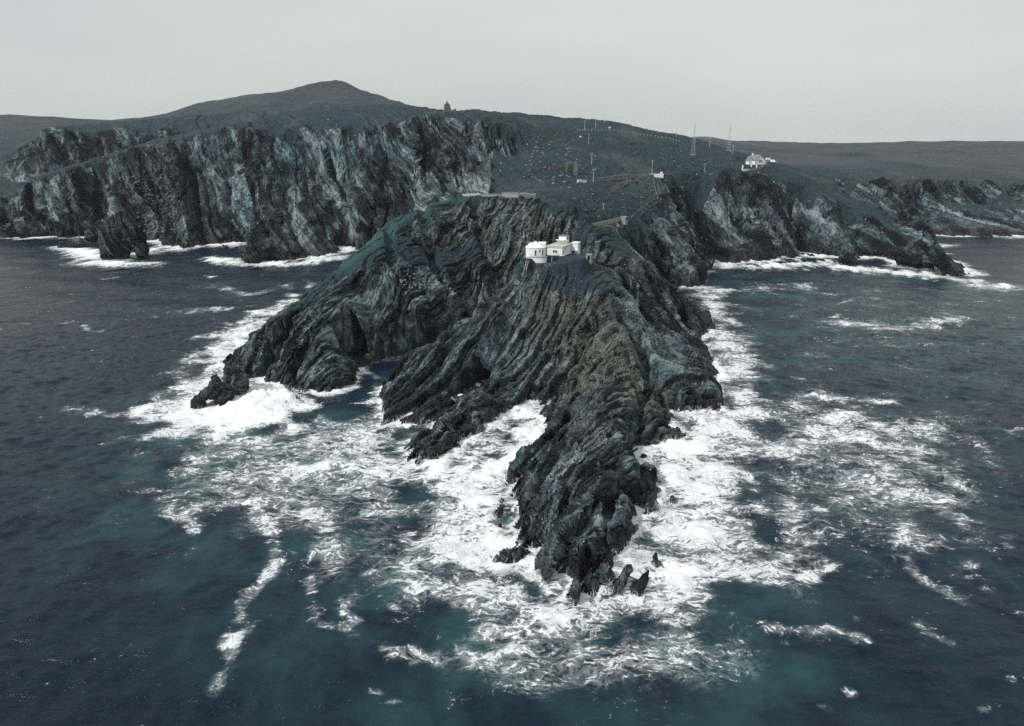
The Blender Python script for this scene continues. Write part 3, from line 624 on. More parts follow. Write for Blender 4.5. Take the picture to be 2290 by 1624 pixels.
# waves
amp = 1-0.9*sstep(700, 2500, np.hypot(fx_, fy_))
sw = 0.75*np.sin((fx_*0.25+fy_*0.97)/5.5+1.4*fbm(fx_/60, fy_/60, 1, 2))+0.28*np.sin((-fx_*0.45+fy_*0.9)/2.9+2*pnoise(fx_/30, fy_/30, 3))
chop = 0.42*fbm(fx_/4.5, fy_/3.2, 0.2, 3)
surf = sstep(0.55, 1.1, dens)
bub = np.abs(fbm(fx_/3.4, fy_/3.4, 6.6, 3))
sz = (sw*0.55+chop)*amp*sstep(0, 14, dco)*(1-0.5*surf)+surf*(0.9*bub+0.25)*np.where(fy_ < 420, 1, 1.5)+0.15
SP = np.c_[fx_, fy_, sz]
def peak(px_, py_, wd, hh):
    a = U(px_, py_, 0); return hh*np.exp(-((fx_-a[0])**2+(fy_-a[1])**2)/wd**2)
bub2 = 0.55+0.9*np.abs(fbm(fx_/5, fy_/5, 2.6, 4))
for a in ((590,905,6,3.4),(650,900,6,2.6),(540,915,5,2.0),(820,845,3,1.4),(1175,915,3,1.2),(1495,940,3,1.2),(1460,1020,3.5,1.2),(1560,945,4,1.2),(1200,1270,2,0.9),(1400,1290,3,1.0),(1090,1180,4,1.0)):
    SP[:, 2] += peak(*a)*bub2

def sea_material():
    M = NT('sea water and foam'); pos = M.n('ShaderNodeTexCoord').outputs['Object']
    d, aer_sheen_ = M.attr('foam'), M.attr('aerated_sheen')
    wp = M.n('ShaderNodeTexNoise', Vector=pos, Scale=0.13, Detail=3.0).outputs['Color']
    wp2 = M.n('ShaderNodeTexNoise', Vector=pos, Scale=0.9, Detail=3.0).outputs['Color']
    q = M.vec('ADD', pos, M.vec('SCALE', M.vec('SUBTRACT', wp, (0.5, 0.5, 0.5)), sc=7.0))
    q = M.vec('ADD', q, M.vec('SCALE', M.vec('SUBTRACT', wp2, (0.5, 0.5, 0.5)), sc=1.3))
    q = M.vec('MULTIPLY', q, (0.8, 1.1, 0.0))
    ridge = lambda n_: M.math('SUBTRACT', 1.0, M.math('ABSOLUTE', M.math('MULTIPLY', M.math('SUBTRACT', n_, 0.5), 8.0)))
    q2 = M.vec('MULTIPLY', q, (0.62, 1.0, 1.0))
    r1 = ridge(M.noise(q2, 0.30, 3, 0.5, 0.5)); r2 = ridge(M.noise(q, 0.85, 3, 0.55, 0.4))
    n1 = M.noise(q2, 1.1, 8, 0.72, 0.2); n2 = M.noise(q, 0.10, 3, 0.5)
    r1 = M.math('MAXIMUM', r1, -0.6); r2 = M.math('MAXIMUM', r2, -0.6)
    lace = M.math('ADD', M.math('MULTIPLY', r1, 0.20), M.math('ADD', M.math('MULTIPLY', r2, 0.20), M.math('MULTIPLY', M.math('ADD', M.math('MULTIPLY', M.math('SUBTRACT', n1, 0.5), 1.5), 0.5), 0.72)))
    lace = M.math('ADD', lace, M.math('MULTIPLY', M.math('SUBTRACT', n2, 0.5), 0.45))
    thr = M.math('SUBTRACT', 0.97, M.math('MULTIPLY', d, 0.68))
    f = M.ss(M.math('SUBTRACT', lace, thr), -0.07, 0.13)
    soft = M.math('MULTIPLY', M.ss(M.math('SUBTRACT', lace, thr), -0.40, 0.12), 0.38)
    foamv = M.math('MAXIMUM', f, M.math('MULTIPLY', soft, M.ss(d, 0.15, 0.6)))
    an = M.math('MULTIPLY', aer_sheen_, M.ss(M.noise(pos, 0.07, 4, 0.55), 0.30, 0.70))
    deep = M.mix(M.noise(pos, 0.02, 3, 0.5), (0.0022, 0.0085, 0.022), (0.004, 0.013, 0.028))
    wat = M.mix(an, deep, (0.027, 0.084, 0.089))
    b1 = M.noise(M.vec('MULTIPLY', pos, (0.55, 1.0, 1.0)), 0.55, 6, 0.62); b2 = M.noise(M.vec('MULTIPLY', pos, (0.6, 1.0, 1.0)), 0.11, 3, 0.5)
    hb = M.math('ADD', M.math('MULTIPLY', b1, 1.2), M.math('MULTIPLY', b2, 2.4))
    bw = M.n('ShaderNodeBump', Height=hb, Strength=0.7, Distance=0.62).outputs[0]
    water = M.bsdf(Base_Color=wat, Roughness=0.16, IOR=1.33, Normal=bw, Specular_IOR_Level=0.30)
    fh = M.noise(q, 0.9, 7, 0.7, 0.5)
    bf = M.n('ShaderNodeBump', Height=M.math('ADD', fh, M.math('MULTIPLY', lace, 0.4)), Strength=0.55, Distance=0.9).outputs[0]
    fcol = M.mix(M.math('MAXIMUM', M.ss(fh, 0.34, 0.64), M.ss(d, 0.80, 1.10)), (0.54, 0.58, 0.62), (0.90, 0.91, 0.92))
    foam = M.bsdf(Base_Color=fcol, Roughness=0.85, Normal=bf, Specular_IOR_Level=0.1)
    ms = M.n('ShaderNodeMixShader', Fac=foamv); M.t.links.new(water, ms.inputs[1]); M.t.links.new(foam, ms.inputs[2])
    return M.out(ms.outputs[0])
SQ = quads(len(sx), len(sy)); SQ = SQ[(bh[SQ] < 3).any(1)]
sea = setting(build_sheet('sea', sea_material(), True, SP, SQ, dict(foam=dens, aerated_sheen=aer_sheen)))
sea['label'] = 'dark navy sea with white surf and drifting foam'


# ------------------------------------------------------------------ finding the ground under a line of sight
ZL = V[:, 2].reshape(GX.shape)
def zlook(x, y):
    x = np.clip(np.asarray(x, float), ax_x[0], ax_x[-1]-1e-3); y = np.clip(np.asarray(y, float), ax_y[0], ax_y[-1]-1e-3)
    i = np.clip(np.searchsorted(ax_x, x, 'right')-1, 0, len(ax_x)-2); j = np.clip(np.searchsorted(ax_y, y, 'right')-1, 0, len(ax_y)-2)
    fx = (x-ax_x[i])/(ax_x[i+1]-ax_x[i]); fy = (y-ax_y[j])/(ax_y[j+1]-ax_y[j])
    return (ZL[j, i]*(1-fx)+ZL[j, i+1]*fx)*(1-fy)+(ZL[j+1, i]*(1-fx)+ZL[j+1, i+1]*fx)*fy
_YS = np.concatenate([np.arange(98, 420, 0.4), np.arange(420, 1000, 1.0), np.arange(1000, 5000, 8)])
def hits(pts):
    a = np.array([(q[0]-CX)/F for q in pts])[:, None]; b = np.array([(CY-q[1])/F for q in pts])[:, None]
    t = _YS[None]/(ct+b*st); X = a*t; Z = CAMZ+(-st+b*ct)*t; Yb = np.broadcast_to(_YS, X.shape)
    h = np.maximum(zlook(X, Yb), 0.0); i = (Z < h).argmax(1); r = np.arange(len(pts))
    return np.c_[X[r, i], _YS[i], h[r, i]]
def hit(px_, py_): return hits([(px_, py_)])[0]
def S2(x_, y_): return (x_*0.9753, y_*0.9753)           # full-size photograph units to frame units

# ------------------------------------------------------------------ plain materials
def plain(name, c, rough=0.8, var=0.25, scale=0.6, metal=0.0, streak=0.0):
    M = NT(name); pos = M.n('ShaderNodeTexCoord').outputs['Object']
    n_ = M.noise(pos, scale, 5, 0.65)
    base = M.mix(M.math('MULTIPLY', M.ss(n_, 0.35, 0.75), 1.0), c, tuple(v*(1-var) for v in c))
    if streak:
        sn = M.noise(M.vec('MULTIPLY', pos, (3.0, 3.0, 0.25)), 1.0, 4, 0.6)
        base = M.mix(M.math('MULTIPLY', M.ss(sn, 0.52, 0.75), streak), base, tuple(v*0.35 for v in c))
    bp = M.n('ShaderNodeBump', Height=M.noise(pos, scale*8, 4, 0.6), Strength=0.25, Distance=0.05).outputs[0]
    return M.out(M.bsdf(Base_Color=base, Roughness=rough, Metallic=metal, Normal=bp))
WHITE = plain('white painted render', (0.84, 0.85, 0.84), 0.75, 0.06, 0.5, streak=0.08)
ROOFF = plain('weathered flat roof', (0.50, 0.49, 0.42), 0.9, 0.30, 0.5)
ROOFG = plain('grey felt roof', (0.16, 0.17, 0.18), 0.9, 0.3)
GLASS = plain('dark window glass', (0.012, 0.014, 0.017), 0.12, 0.3)
TIMB = plain('pale weathered timber', (0.50, 0.52, 0.52), 0.85, 0.3, 2)
STEEL = plain('galvanised steel', (0.42, 0.44, 0.45), 0.5, 0.2, 2, 0.4)
CONC = plain('pale concrete', (0.30, 0.31, 0.29), 0.9, 0.35, 0.35, streak=0.3)
STONE = plain('old grey stone', (0.17, 0.18, 0.175), 0.95, 0.5, 0.9)
SLATE = plain('slate roof', (0.20, 0.205, 0.21), 0.7, 0.3, 1.5)
PATHM = plain('worn gravel path', (0.060, 0.052, 0.062), 0.95, 0.35, 0.7)
GREENB = plain('green painted box', (0.03, 0.17, 0.12), 0.6, 0.2)
RUBBER = plain('black rubber', (0.012, 0.012, 0.013), 0.8, 0.2)
LIMEW = plain('limewashed wall', (0.44, 0.46, 0.44), 0.9, 0.3, 0.4)
DARKW = plain('dark timber door', (0.03, 0.03, 0.035), 0.7, 0.3)
BOULD = plain('pale lichened boulder', (0.19, 0.21, 0.21), 0.9, 0.55, 0.8)

def box(bm, x0, x1, y0, y1, z0, z1, m=None):
    r = bmesh.ops.create_cube(bm, size=1)['verts']
    for v in r:
        v.co = Vector((x0+(v.co.x+.5)*(x1-x0), y0+(v.co.y+.5)*(y1-y0), z0+(v.co.z+.5)*(z1-z0)))
        if m is not None: v.co = m @ v.co
    return r
def tube(bm, a, b, r0, r1=None, n=8):
    a, b = Vector(a), Vector(b); r1 = r0 if r1 is None else r1; d = b-a
    q = d.to_track_quat('Z', 'Y').to_matrix()
    A = [bm.verts.new(a+q @ Vector((math.cos(t)*r0, math.sin(t)*r0, 0))) for t in [2*math.pi*i/n for i in range(n)]]
    B = [bm.verts.new(b+q @ Vector((math.cos(t)*r1, math.sin(t)*r1, 0))) for t in [2*math.pi*i/n for i in range(n)]]
    for i in range(n): bm.faces.new((A[i], A[(i+1) % n], B[(i+1) % n], B[i]))
    bm.faces.new(A[::-1]); bm.faces.new(B)
def prism(bm, pts, z0, z1, pts1=None):
    """upright solid on a plan outline; pts1 is the outline at the top"""
    pts1 = pts1 or pts; n = len(pts)
    A = [bm.verts.new((a, b, z0)) for a, b in pts]; B = [bm.verts.new((a, b, z1)) for a, b in pts1]
    for i in range(n): bm.faces.new((A[i], A[(i+1) % n], B[(i+1) % n], B[i]))
    bm.faces.new(A[::-1]); bm.faces.new(B)
def make(name, fn, mat, parent=None, bevel=0.0):
    bm = bmesh.new(); fn(bm)
    bmesh.ops.recalc_face_normals(bm, faces=bm.faces)
    if bevel: bmesh.ops.bevel(bm, geom=list(bm.edges), offset=bevel, segments=1, affect='EDGES', profile=0.5)
    me = bpy.data.meshes.new(name); bm.to_mesh(me); bm.free(); me.materials.append(mat)
    o = bpy.data.objects.new(name, me); col.objects.link(o); o.parent = parent; return o
def tag(o, label, cat, group=None):
    o['label'] = label; o['category'] = cat
    if group: o['group'] = group
    return o
def thing(name, label, cat, loc=(0, 0, 0), rz=0.0, group=None):
    o = bpy.data.objects.new(name, None); col.objects.link(o); o.location = loc; o.rotation_euler = (0, 0, rz); o.empty_display_size = 0.5
    return tag(o, label, cat, group)
B_ = lambda *a: (lambda bm: box(bm, *a))
T_ = lambda *a: (lambda bm: tube(bm, *a))

# ------------------------------------------------------------------ signal station
C0 = U(1257, 574, STATION[2]-0.2)
t = thing('signal_station', 'long flat-roofed white station building with upper lookout room on the knoll', 'building', (C0[0], C0[1], STATION[2]-0.2), math.radians(-25))
make('wall', B_(-6.2, 0, 0, 10.6, -2.2, 3.55), WHITE, t, 0.04)
make('cornice', B_(-6.42, 0.22, -0.22, 10.82, 3.25, 3.5), WHITE, t, 0.03)
rf = make('roof', B_(-6.5, 0.3, -0.3, 10.9, 3.55, 3.80), ROOFF, t, 0.04)
make('plinth', B_(-0.4, 0.55, 0.25, 10.2, -2.0, 0.55), WHITE, t, 0.04)
for i in range(7): make('pilaster', B_(0, 0.13, 0.5+i*1.55, 0.78+i*1.55, 0.55, 3.25), WHITE, t)
wdo = make('window', B_(-3.85, -1.95, -0.07, 0.05, 1.25, 2.30), WHITE, t)
for i in range(3): make('pane', B_(-3.75+i*0.62, -3.27+i*0.62, -0.10, -0.03, 1.35, 2.2), GLASS, wdo)
wd2 = make('window', B_(0.02, 0.15, 1.0, 1.32, 1.3, 2.1), WHITE, t); make('pane', B_(0.11, 0.18, 1.04, 1.28, 1.36, 2.04), GLASS, wd2)
wing = make('side_wing', B_(0.12, 2.75, 9.6, 12.6, -2.4, 3.95), WHITE, t, 0.04)
make('parapet', B_(-0.02, 2.92, 9.45, 12.75, 3.95, 4.2), WHITE, wing, 0.03)
make('canopy', B_(0.3, 3.05, 8.7, 9.75, 1.15, 1.33), WHITE, wing, 0.02)
dr = make('door', B_(0.55, 1.35, 9.52, 9.63, -1.0, 0.95), DARKW, t); make('handle', T_((1.25, 9.46, -0.05), (1.25, 9.54, -0.05), 0.03, 0.03, 6), STEEL, dr)
up = make('lookout_room', B_(-4.7, -1.6, 8.3, 11.4, 3.8, 6.55), WHITE, t, 0.04)
make('roof_slab', B_(-4.85, -1.45, 8.15, 11.55, 6.55, 6.72), ROOFG, up, 0.02)
def balc(bm):
    prism(bm, [(-5.6, 7.3), (-2.0, 7.3), (-2.0, 8.3), (-5.6, 8.3)], 5.0, 5.22)
    prism(bm, [(-4.6, 8.1), (-2.2, 8.1), (-2.2, 8.3), (-4.6, 8.3)], 3.9, 5.0, [(-5.5, 7.4), (-2.1, 7.4), (-2.1, 8.3), (-5.5, 8.3)])
make('balcony', balc, WHITE, up)
lw = make('window', B_(-1.63, -1.53, 9.0, 10.6, 5.3, 6.15), WHITE, up)
for i in range(3): make('pane', B_(-1.56, -1.50, 9.06+i*0.52, 9.50+i*0.52, 5.36, 6.09), GLASS, lw)
make('vent_pipe', T_((-4.6, 6.4, 3.8), (-4.6, 6.4, 5.2), 0.06, 0.06, 8), STEEL, rf)
make('aerial_pole', T_((-2.1, 5.2, 3.8), (-2.1, 5.2, 7.0), 0.05, 0.03, 8), STEEL, rf)

# ------------------------------------------------------------------ rounded lookout
R0 = U(1197, 572, ROUND[2])
t = thing('rounded_lookout', 'small white building with rounded front and hipped roof above the chasm', 'building', (R0[0], R0[1], ROUND[2]-0.1), math.radians(-6))
def half_round(r, y0, n=10, yb=3.6, xs_=1.0): return [(-r*xs_, yb)]+[(-r*xs_*math.cos(math.pi*i/n), y0-r*0.5*math.sin(math.pi*i/n)) for i in range(n+1)]+[(r*xs_, yb)]
make('wall', lambda bm: prism(bm, half_round(3.6, 0.6), -2.5, 3.0), WHITE, t)
make('cornice', lambda bm: prism(bm, half_round(3.8, 0.6, yb=3.8), 3.0, 3.22), WHITE, t)
rf = make('roof', lambda bm: prism(bm, half_round(3.3, 0.8, yb=3.5), 3.22, 4.55, half_round(2.3, 1.4, yb=3.2)), WHITE, t)
make('chimney', B_(-0.5, 0.45, 1.7, 2.5, 4.4, 5.15), WHITE, rf, 0.03)
make('rear_block', B_(0.9, 3.75, 0.9, 4.4, -2.4, 4.75), WHITE, t, 0.05)
make('retaining_wall', lambda bm: prism(bm, [(a+1.0, b-0.9) for a, b in half_round(3.25, 0.0, yb=1.5)], -4.6, -0.25), WHITE, t)
make('coping', lambda bm: prism(bm, [(a+1.0, b-0.9) for a, b in half_round(3.42, 0.0, yb=1.6)], -0.25, -0.06), CONC, t)
for ang, z0_, z1_ in ((-88, 0.3, 2.4), (-62, 1.6, 2.5), (-42, 0.3, 2.5)):
    a_ = math.radians(ang); cx_, cy_ = 3.62*math.cos(a_), 0.6+3.62*0.5*math.sin(a_)
    m_ = Matrix.Translation((cx_, cy_, 0)) @ Matrix.Rotation(a_+math.pi/2, 4, 'Z')
    wf = make('window', lambda bm: box(bm, -0.34, 0.34, -0.07, 0.12, z0_, z1_, m_), WHITE, t)
    make('pane', lambda bm: box(bm, -0.24, 0.24, -0.11, 0.0, z0_+0.1, z1_-0.1, m_), GLASS, wf)
for i in range(7):
    a_ = math.radians(-160+i*23.3); cx_, cy_ = 1.0+3.2*math.cos(a_), -0.9+3.2*0.5*math.sin(a_)
    make('railing_post', T_((cx_, cy_, -0.1), (cx_, cy_, 0.95), 0.035, 0.035, 6), STEEL, t)
def toprail(bm):
    q = [(1.0+3.2*math.cos(math.radians(-160+i*10)), -0.9+3.2*0.5*math.sin(math.radians(-160+i*10))) for i in range(15)]
    for a, b in zip(q[:-1], q[1:]): tube(bm, (*a, 0.95), (*b, 0.95), 0.03, 0.03, 6)
make('rail', toprail, STEEL, t)
# ladder down the rock on its left
L0 = np.array(R0)+np.array((-2.6, -2.6, 0.0)); gz = zlook(L0[0]-0.9, L0[1]-3.2)
lt = thing('access_ladder', 'pale timber ladder leaning against the rock below the rounded lookout', 'ladder', tuple(L0))
v0, v1 = Vector((0, 0, 0.2)), Vector((-1.2, -3.6, -4.2))
for sx_ in (-0.4, 0.4): make('stringer', T_(v0+Vector((sx_, 0, 0)), v1+Vector((sx_, 0, 0)), 0.09, 0.09, 6), TIMB, lt)
for i in range(9):
    q_ = v0.lerp(v1, (i+0.5)/9); make('rung', T_(q_+Vector((-0.4, 0, 0)), q_+Vector((0.4, 0, 0)), 0.045, 0.045, 6), TIMB, lt)
# hut below the wing
HU = hit(1316, 584)
t = thing('store_hut', 'small grey concrete hut with an open dark doorway right of the station', 'hut', tuple(HU), math.radians(-22))
make('wall', lambda bm: [box(bm, -1.1, -0.35, 0, 0.25, -1.2, 2.1), box(bm, 0.55, 0.9, 0, 0.25, -1.2, 2.1), box(bm, -0.35, 0.55, 0, 0.25, 1.75, 2.1), box(bm, -1.1, -0.85, 0.25, 2.3, -1.2, 2.1), box(bm, 0.65, 0.9, 0.25, 2.3, -1.6, 2.1), box(bm, -1.1, 0.9, 2.3, 2.55, -1.2, 2.1)], CONC, t)
make('roof', B_(-1.25, 1.05, -0.12, 2.7, 2.1, 2.28), CONC, t, 0.03); make('floor', B_(-0.84, 0.64, 0.26, 2.29, -1.0, 0.05), CONC, t)
for (px_, py_, hh, rr_, nm, lb) in ((1234, 586, 1.5, 0.09, 'marker_post', 'short white post on turf below the station front wall'), (1203, 634, 2.9, 0.08, 'marker_pole', 'tall thin white pole standing on the knoll below the rounded lookout')):
    q_ = hit(px_, py_); t = thing(nm, lb, 'post', tuple(q_)); make('shaft', T_((0, 0, -0.5), (0, 0, hh), rr_, rr_*0.8, 8), WHITE, t); make('cap', T_((0, 0, hh), (0, 0, hh+0.12), rr_*1.5, rr_*0.8, 8), WHITE, t)

# ------------------------------------------------------------------ poles, masts, fences
def S3(x_, y_): return S2(1150+x_/3.962, 200+y_/3.962)       # enlargement of the slope, to frame units
POLES = [((753,402),82,'by the left end of the hillside fence'), ((855,372),76,'just below the skyline behind the hillside fence'), ((935,325),80,'breaking the skyline left of the tallest crossarm pole'),
    ((1003,300),68,'with the widest crossarm on the skyline'), ((1065,318),46,'faint and farthest right of the four on the rounded skyline'), ((790,520),83,'on the slope under the hillside fence'),
    ((817,705),96,'halfway down the slope above the ruined wall'), ((832,865),113,'at the left end of the path, beside the white slab wall'), ((1363,802),124,'tallest, beside the white terrace where the paths meet'),
    ((1843,772),72,'beside the path halfway to the white house'), ((922,1166),92,'leaning slightly, above the arched bridge'), ((1887,545),80,'on the crest right of the lattice mast'), ((2100,610),75,'on the crest nearest the white house'), ((1587,455),76,'thin and pale, on the crest left of the lattice mast')]
for (bp, ph, lb) in POLES:
    px_, py_ = S3(*bp); q_ = hit(px_, py_); k = q_[1]*1.01/F; hgt_ = ph/3.962*0.9753*k
    t = thing('utility_pole', 'pale telegraph pole '+lb, 'pole', tuple(q_), 0.2, 'telegraph poles on the mainland slope')
    r_ = 0.17 if q_[1] < 560 else 0.20
    make('shaft', T_((0, 0, -1.0), (0.02*hgt_, 0, hgt_), r_, r_*0.7, 8), TIMB, t)
    cw_ = 1.6 if '1003' in str(bp) else 0.9
    make('crossarm', lambda bm: box(bm, -cw_, cw_, -0.09, 0.09, hgt_*0.93-0.09, hgt_*0.93+0.09), TIMB, t)
    for sx_ in (-0.7, 0.7): make('insulator', lambda bm: tube(bm, (sx_*cw_, 0, hgt_*0.93+0.09), (sx_*cw_, 0, hgt_*0.93+0.38), 0.09, 0.06, 6), WHITE, t)
def lattice(px_, py_, ptop, lb):
    q_ = hit(px_, py_); k = q_[1]*1.01/F; hh = (py_-ptop)*k; bw_ = 2.4
    t = thing('radio_mast', lb, 'mast', tuple(q_))
    c_ = [(-1, -1), (1, -1), (1, 1), (-1, 1)]; n_ = 9
    wz = lambda z_: bw_*(1-0.80*min(1, z_/(hh*0.75)))/2+0.10
    for a, b in c_: make('leg', lambda bm: [tube(bm, (a*wz(hh*i/n_), b*wz(hh*i/n_), hh*i/n_-(0.5 if i == 0 else 0)), (a*wz(hh*(i+1)/n_), b*wz(hh*(i+1)/n_), hh*(i+1)/n_), 0.06, 0.06, 5) for i in range(n_)], STEEL, t)
    for i in range(n_):
        z0_, z1_ = hh*i/n_, hh*(i+1)/n_
        make('brace', lambda bm: [tube(bm, (c_[j][0]*wz(z0_), c_[j][1]*wz(z0_), z0_), (c_[(j+1) % 4][0]*wz(z1_), c_[(j+1) % 4][1]*wz(z1_), z1_), 0.03, 0.03, 4) for j in range(4)], STEEL, t)
    make('aerial', T_((0, 0, hh*0.99), (0, 0, hh*1.08), 0.05, 0.03, 6), STEEL, t); make('base_slab', B_(-2.2, 2.2, -2.2, 2.2, -0.9, 0.35), CONC, t)
lattice(*S3(1738, 612), S3(0, 372)[1], 'tall lattice radio mast on a pale slab on the grassy slope')
q_ = S3(2060, 490); lattice(q_[0], q_[1]+22, S3(0, 382)[1], 'slim lattice mast rising behind the crest near the white house')
# hillside fence
fp = [S3(*a) for a in ((690,400),(760,402),(850,400),(950,402),(1060,412),(1160,425),(1260,440),(1360,452),(1460,468),(1560,488),(1640,505))]
pts = []
for a, b in zip(fp[:-1], fp[1:]):
    for i in range(3): pts.append((a[0]+(b[0]-a[0])*i/3, a[1]+(b[1]-a[1])*i/3))
H_ = hits(pts)
t = thing('hillside_fence', 'line of small pale posts running across the upper slope', 'fence', tuple(H_[0]))
for q_ in H_: make('post', lambda bm: tube(bm, Vector(q_-H_[0])-Vector((0, 0, 0.4)), Vector(q_-H_[0])+Vector((0, 0, 1.7)), 0.13, 0.12, 6), TIMB, t)
for dz_ in (0.7, 1.3): make('wire', lambda bm: [tube(bm, Vector(a-H_[0])+Vector((0, 0, dz_)), Vector(b-H_[0])+Vector((0, 0, dz_)), 0.03, 0.03, 4) for a, b in zip(H_[:-1], H_[1:])], STEEL, t)
def board(px_, py_, w_, h_, leg_, nm, lb):
    q_ = hit(px_, py_); t = thing(nm, lb, 'sign', tuple(q_))
    make('panel', B_(-w_/2, w_/2, -0.06, 0.06, leg_, leg_+h_), WHITE, t, 0.02)
    for sx_ in (-0.35, 0.35): make('leg', lambda bm: box(bm, sx_*w_-0.07, sx_*w_+0.07, 0.06, 0.18, -0.5, leg_+h_*0.8), TIMB, t)
board(*S3(980, 404), 1.9, 1.0, 2.6, 'notice_board', 'white notice board on legs standing among the hillside fence posts')
board(*S3(717, 462), 1.6, 0.9, 0.5, 'notice_board', 'low pale notice board on the turf left of the upper poles')

# ------------------------------------------------------------------ paths with railings
def strip(name, px_list, width, lift, label):
    pts = []
    for a, b in zip(px_list[:-1], px_list[1:]):
        for i in range(8): pts.append((a[0]+(b[0]-a[0])*i/8, a[1]+(b[1]-a[1])*i/8))
    pts.append(px_list[-1]); Pp = hits(pts)
    keep_ = [0]
    for i in range(1, len(Pp)):
        if np.hypot(*(Pp[i]-Pp[keep_[-1]])[:2]) < 40: keep_.append(i)
    Pp = Pp[keep_]; sm = Pp.copy()
    for _ in range(2): sm[1:-1] = (sm[:-2]+2*sm[1:-1]+sm[2:])/4
    Pp = sm
    def f(bm):
        rows = []
        for i, c in enumerate(Pp):
            d = Pp[min(i+1, len(Pp)-1)]-Pp[max(i-1, 0)]; d[2] = 0; d /= np.linalg.norm(d)+1e-6; n_ = np.array((-d[1], d[0], 0))
            row = []
            for k in (-1, -0.33, 0.33, 1):
                q = c+n_*k*width/2; q[2] = max(zlook(q[0], q[1]), c[2]-0.4)+lift; row.append(bm.verts.new(q))
            rows.append(row)
        for r0, r1 in zip(rows[:-1], rows[1:]):
            for k in range(3): bm.faces.new((r0[k], r0[k+1], r1[k+1], r1[k]))
    o = make(name, f, PATHM); o['kind'] = 'structure'; o['label'] = label
    return Pp
def railing(Pp, side, width, label, step=3, hgt_=1.15, mat=TIMB):
    Q_ = []
    for i in range(0, len(Pp), step):
        d = Pp[min(i+1, len(Pp)-1)]-Pp[max(i-1, 0)]; d[2] = 0; d = d/(np.linalg.norm(d)+1e-6)
        q = Pp[i]+np.array((-d[1], d[0], 0))*side*width/2; q[2] = zlook(q[0], q[1]); Q_.append(q)
    t = thing('path_railing', label, 'railing', tuple(Q_[0]), 0, 'railings along the footpaths')
    for q in Q_: make('post', lambda bm: box(bm, *(lambda v: (v[0]-0.05, v[0]+0.05, v[1]-0.05, v[1]+0.05, v[2]-0.5, v[2]+hgt_))(q-Q_[0])), mat, t)
    for dz_ in (0.55, hgt_): make('rail', lambda bm: [tube(bm, Vector(a-Q_[0])+Vector((0, 0, dz_)), Vector(b-Q_[0])+Vector((0, 0, dz_)), 0.035, 0.035, 4) for a, b in zip(Q_[:-1], Q_[1:])], mat, t)
    return t
Pa = strip('footpath', [S3(*a) for a in ((835,858),(1000,846),(1300,822),(1450,802),(1650,787),(1843,776),(2050,760),(2179,742))], 1.8, 0.12, 'dark gravel path crossing the slope to the white house')
railing(Pa, 1, 2.0, 'low railing along the upper edge of the long path to the white house', 4)
Pb = strip('footpath', [S3(*a) for a in ((1385,818),(1400,900),(1418,980),(1432,1040))], 2.0, 0.15, 'steep path running down from the white terrace')
railing(Pb, 1, 2.2, 'railing on the left of the steep path below the white terrace', 4); railing(Pb, -1, 2.2, 'railing on the right of the steep path below the white terrace', 4)
Pc = strip('footpath', [S3(*a) for a in ((1432,1040),(1330,1092),(1250,1162),(1200,1210),(1100,1226),(1000,1240))], 2.0, 0.15, 'path bending down to the arched bridge')
railing(Pc, -1, 2.2, 'railing along the path that bends down to the arched bridge', 4)
Pd = strip('footpath', [S3(*a) for a in ((1010,935),(1150,882),(1300,826))], 2.0, 0.15, 'path slanting up from the viewing point to the terrace')
railing(Pd, 1, 2.2, 'railing along the slanting path left of the white terrace', 4)
Pe = strip('footpath', [S3(*a) for a in ((1150,990),(1300,1012),(1420,1036))], 1.8, 0.15, 'level lower path meeting the zigzag corner')
# white terrace where the paths meet
q_ = hit(*S3(1400, 806)); t = thing('white_terrace', 'small white-walled terrace at the foot of the tallest pole', 'terrace', tuple(q_), 0.05)
make('slab', B_(-4.5, 4.5, -2, 2, -1.6, 0.3), WHITE, t, 0.05); make('parapet', B_(-4.5, 4.5, -2.2, -1.98, -1.2, 1.1), WHITE, t, 0.03); make('pillar', B_(3.4, 4.6, 1.0, 2.2, 0.3, 2.1), WHITE, t, 0.05)
q_ = hit(*S3(1348, 842)); t = thing('green_cabinet', 'small green cabinet below the white terrace', 'cabinet', tuple(q_)); make('body', B_(-1.1, 1.1, -0.8, 0.8, -0.6, 1.7), GREENB, t, 0.05); make('lid', B_(-1.2, 1.2, -0.9, 0.9, 1.7, 1.85), GREENB, t, 0.02); make('door', B_(-0.9, 0.9, -0.86, -0.79, 0.0, 1.5), GREENB, t, 0.02)
# low walls
def low_wall(name, pl, hgt_, thick, mat, label, cat='wall', seg=8, posts=False):
    P_ = hits(pl); t = thing(name, label, cat, tuple(P_[0]))
    k = 0
    for a, b in zip(P_[:-1], P_[1:]):
        d = (b-a); L_ = np.hypot(d[0], d[1]); ang = math.atan2(d[1], d[0]); n_ = max(1, int(L_/seg))
        for i in range(n_):
            c = a+d*(i+0.5)/n_-P_[0]; m_ = Matrix.Translation(Vector(c)) @ Matrix.Rotation(ang, 4, 'Z'); hl = L_/n_/2-0.02; k += 1
            hv = hgt_*(1+0.10*math.sin(k*2.3))
            o_ = make('wall_section', lambda bm: box(bm, -hl, hl, -thick/2, thick/2, -2.0, hv, m_), mat, t, 0.04)
            make('coping', lambda bm: box(bm, -hl-0.01, hl+0.01, -thick/2-0.1, thick/2+0.1, hv, hv+0.16, m_), mat, o_)
    return t
low_wall('terrace_wall', [(1035,440),(1075,438),(1120,440)], 0.8, 0.4, LIMEW, 'thin low pale wall along the left half of the crest path')
low_wall('terrace_wall', [(1122,441),(1160,442),(1197,444)], 1.7, 0.5, LIMEW, 'tall pale concrete wall along the right half of the crest path')
low_wall('ruined_wall', [S3(430,748),(S3(560,752)),(S3(640,752))], 1.6, 0.8, STONE, 'broken grey stone wall on the slope left of the poles', seg=5)
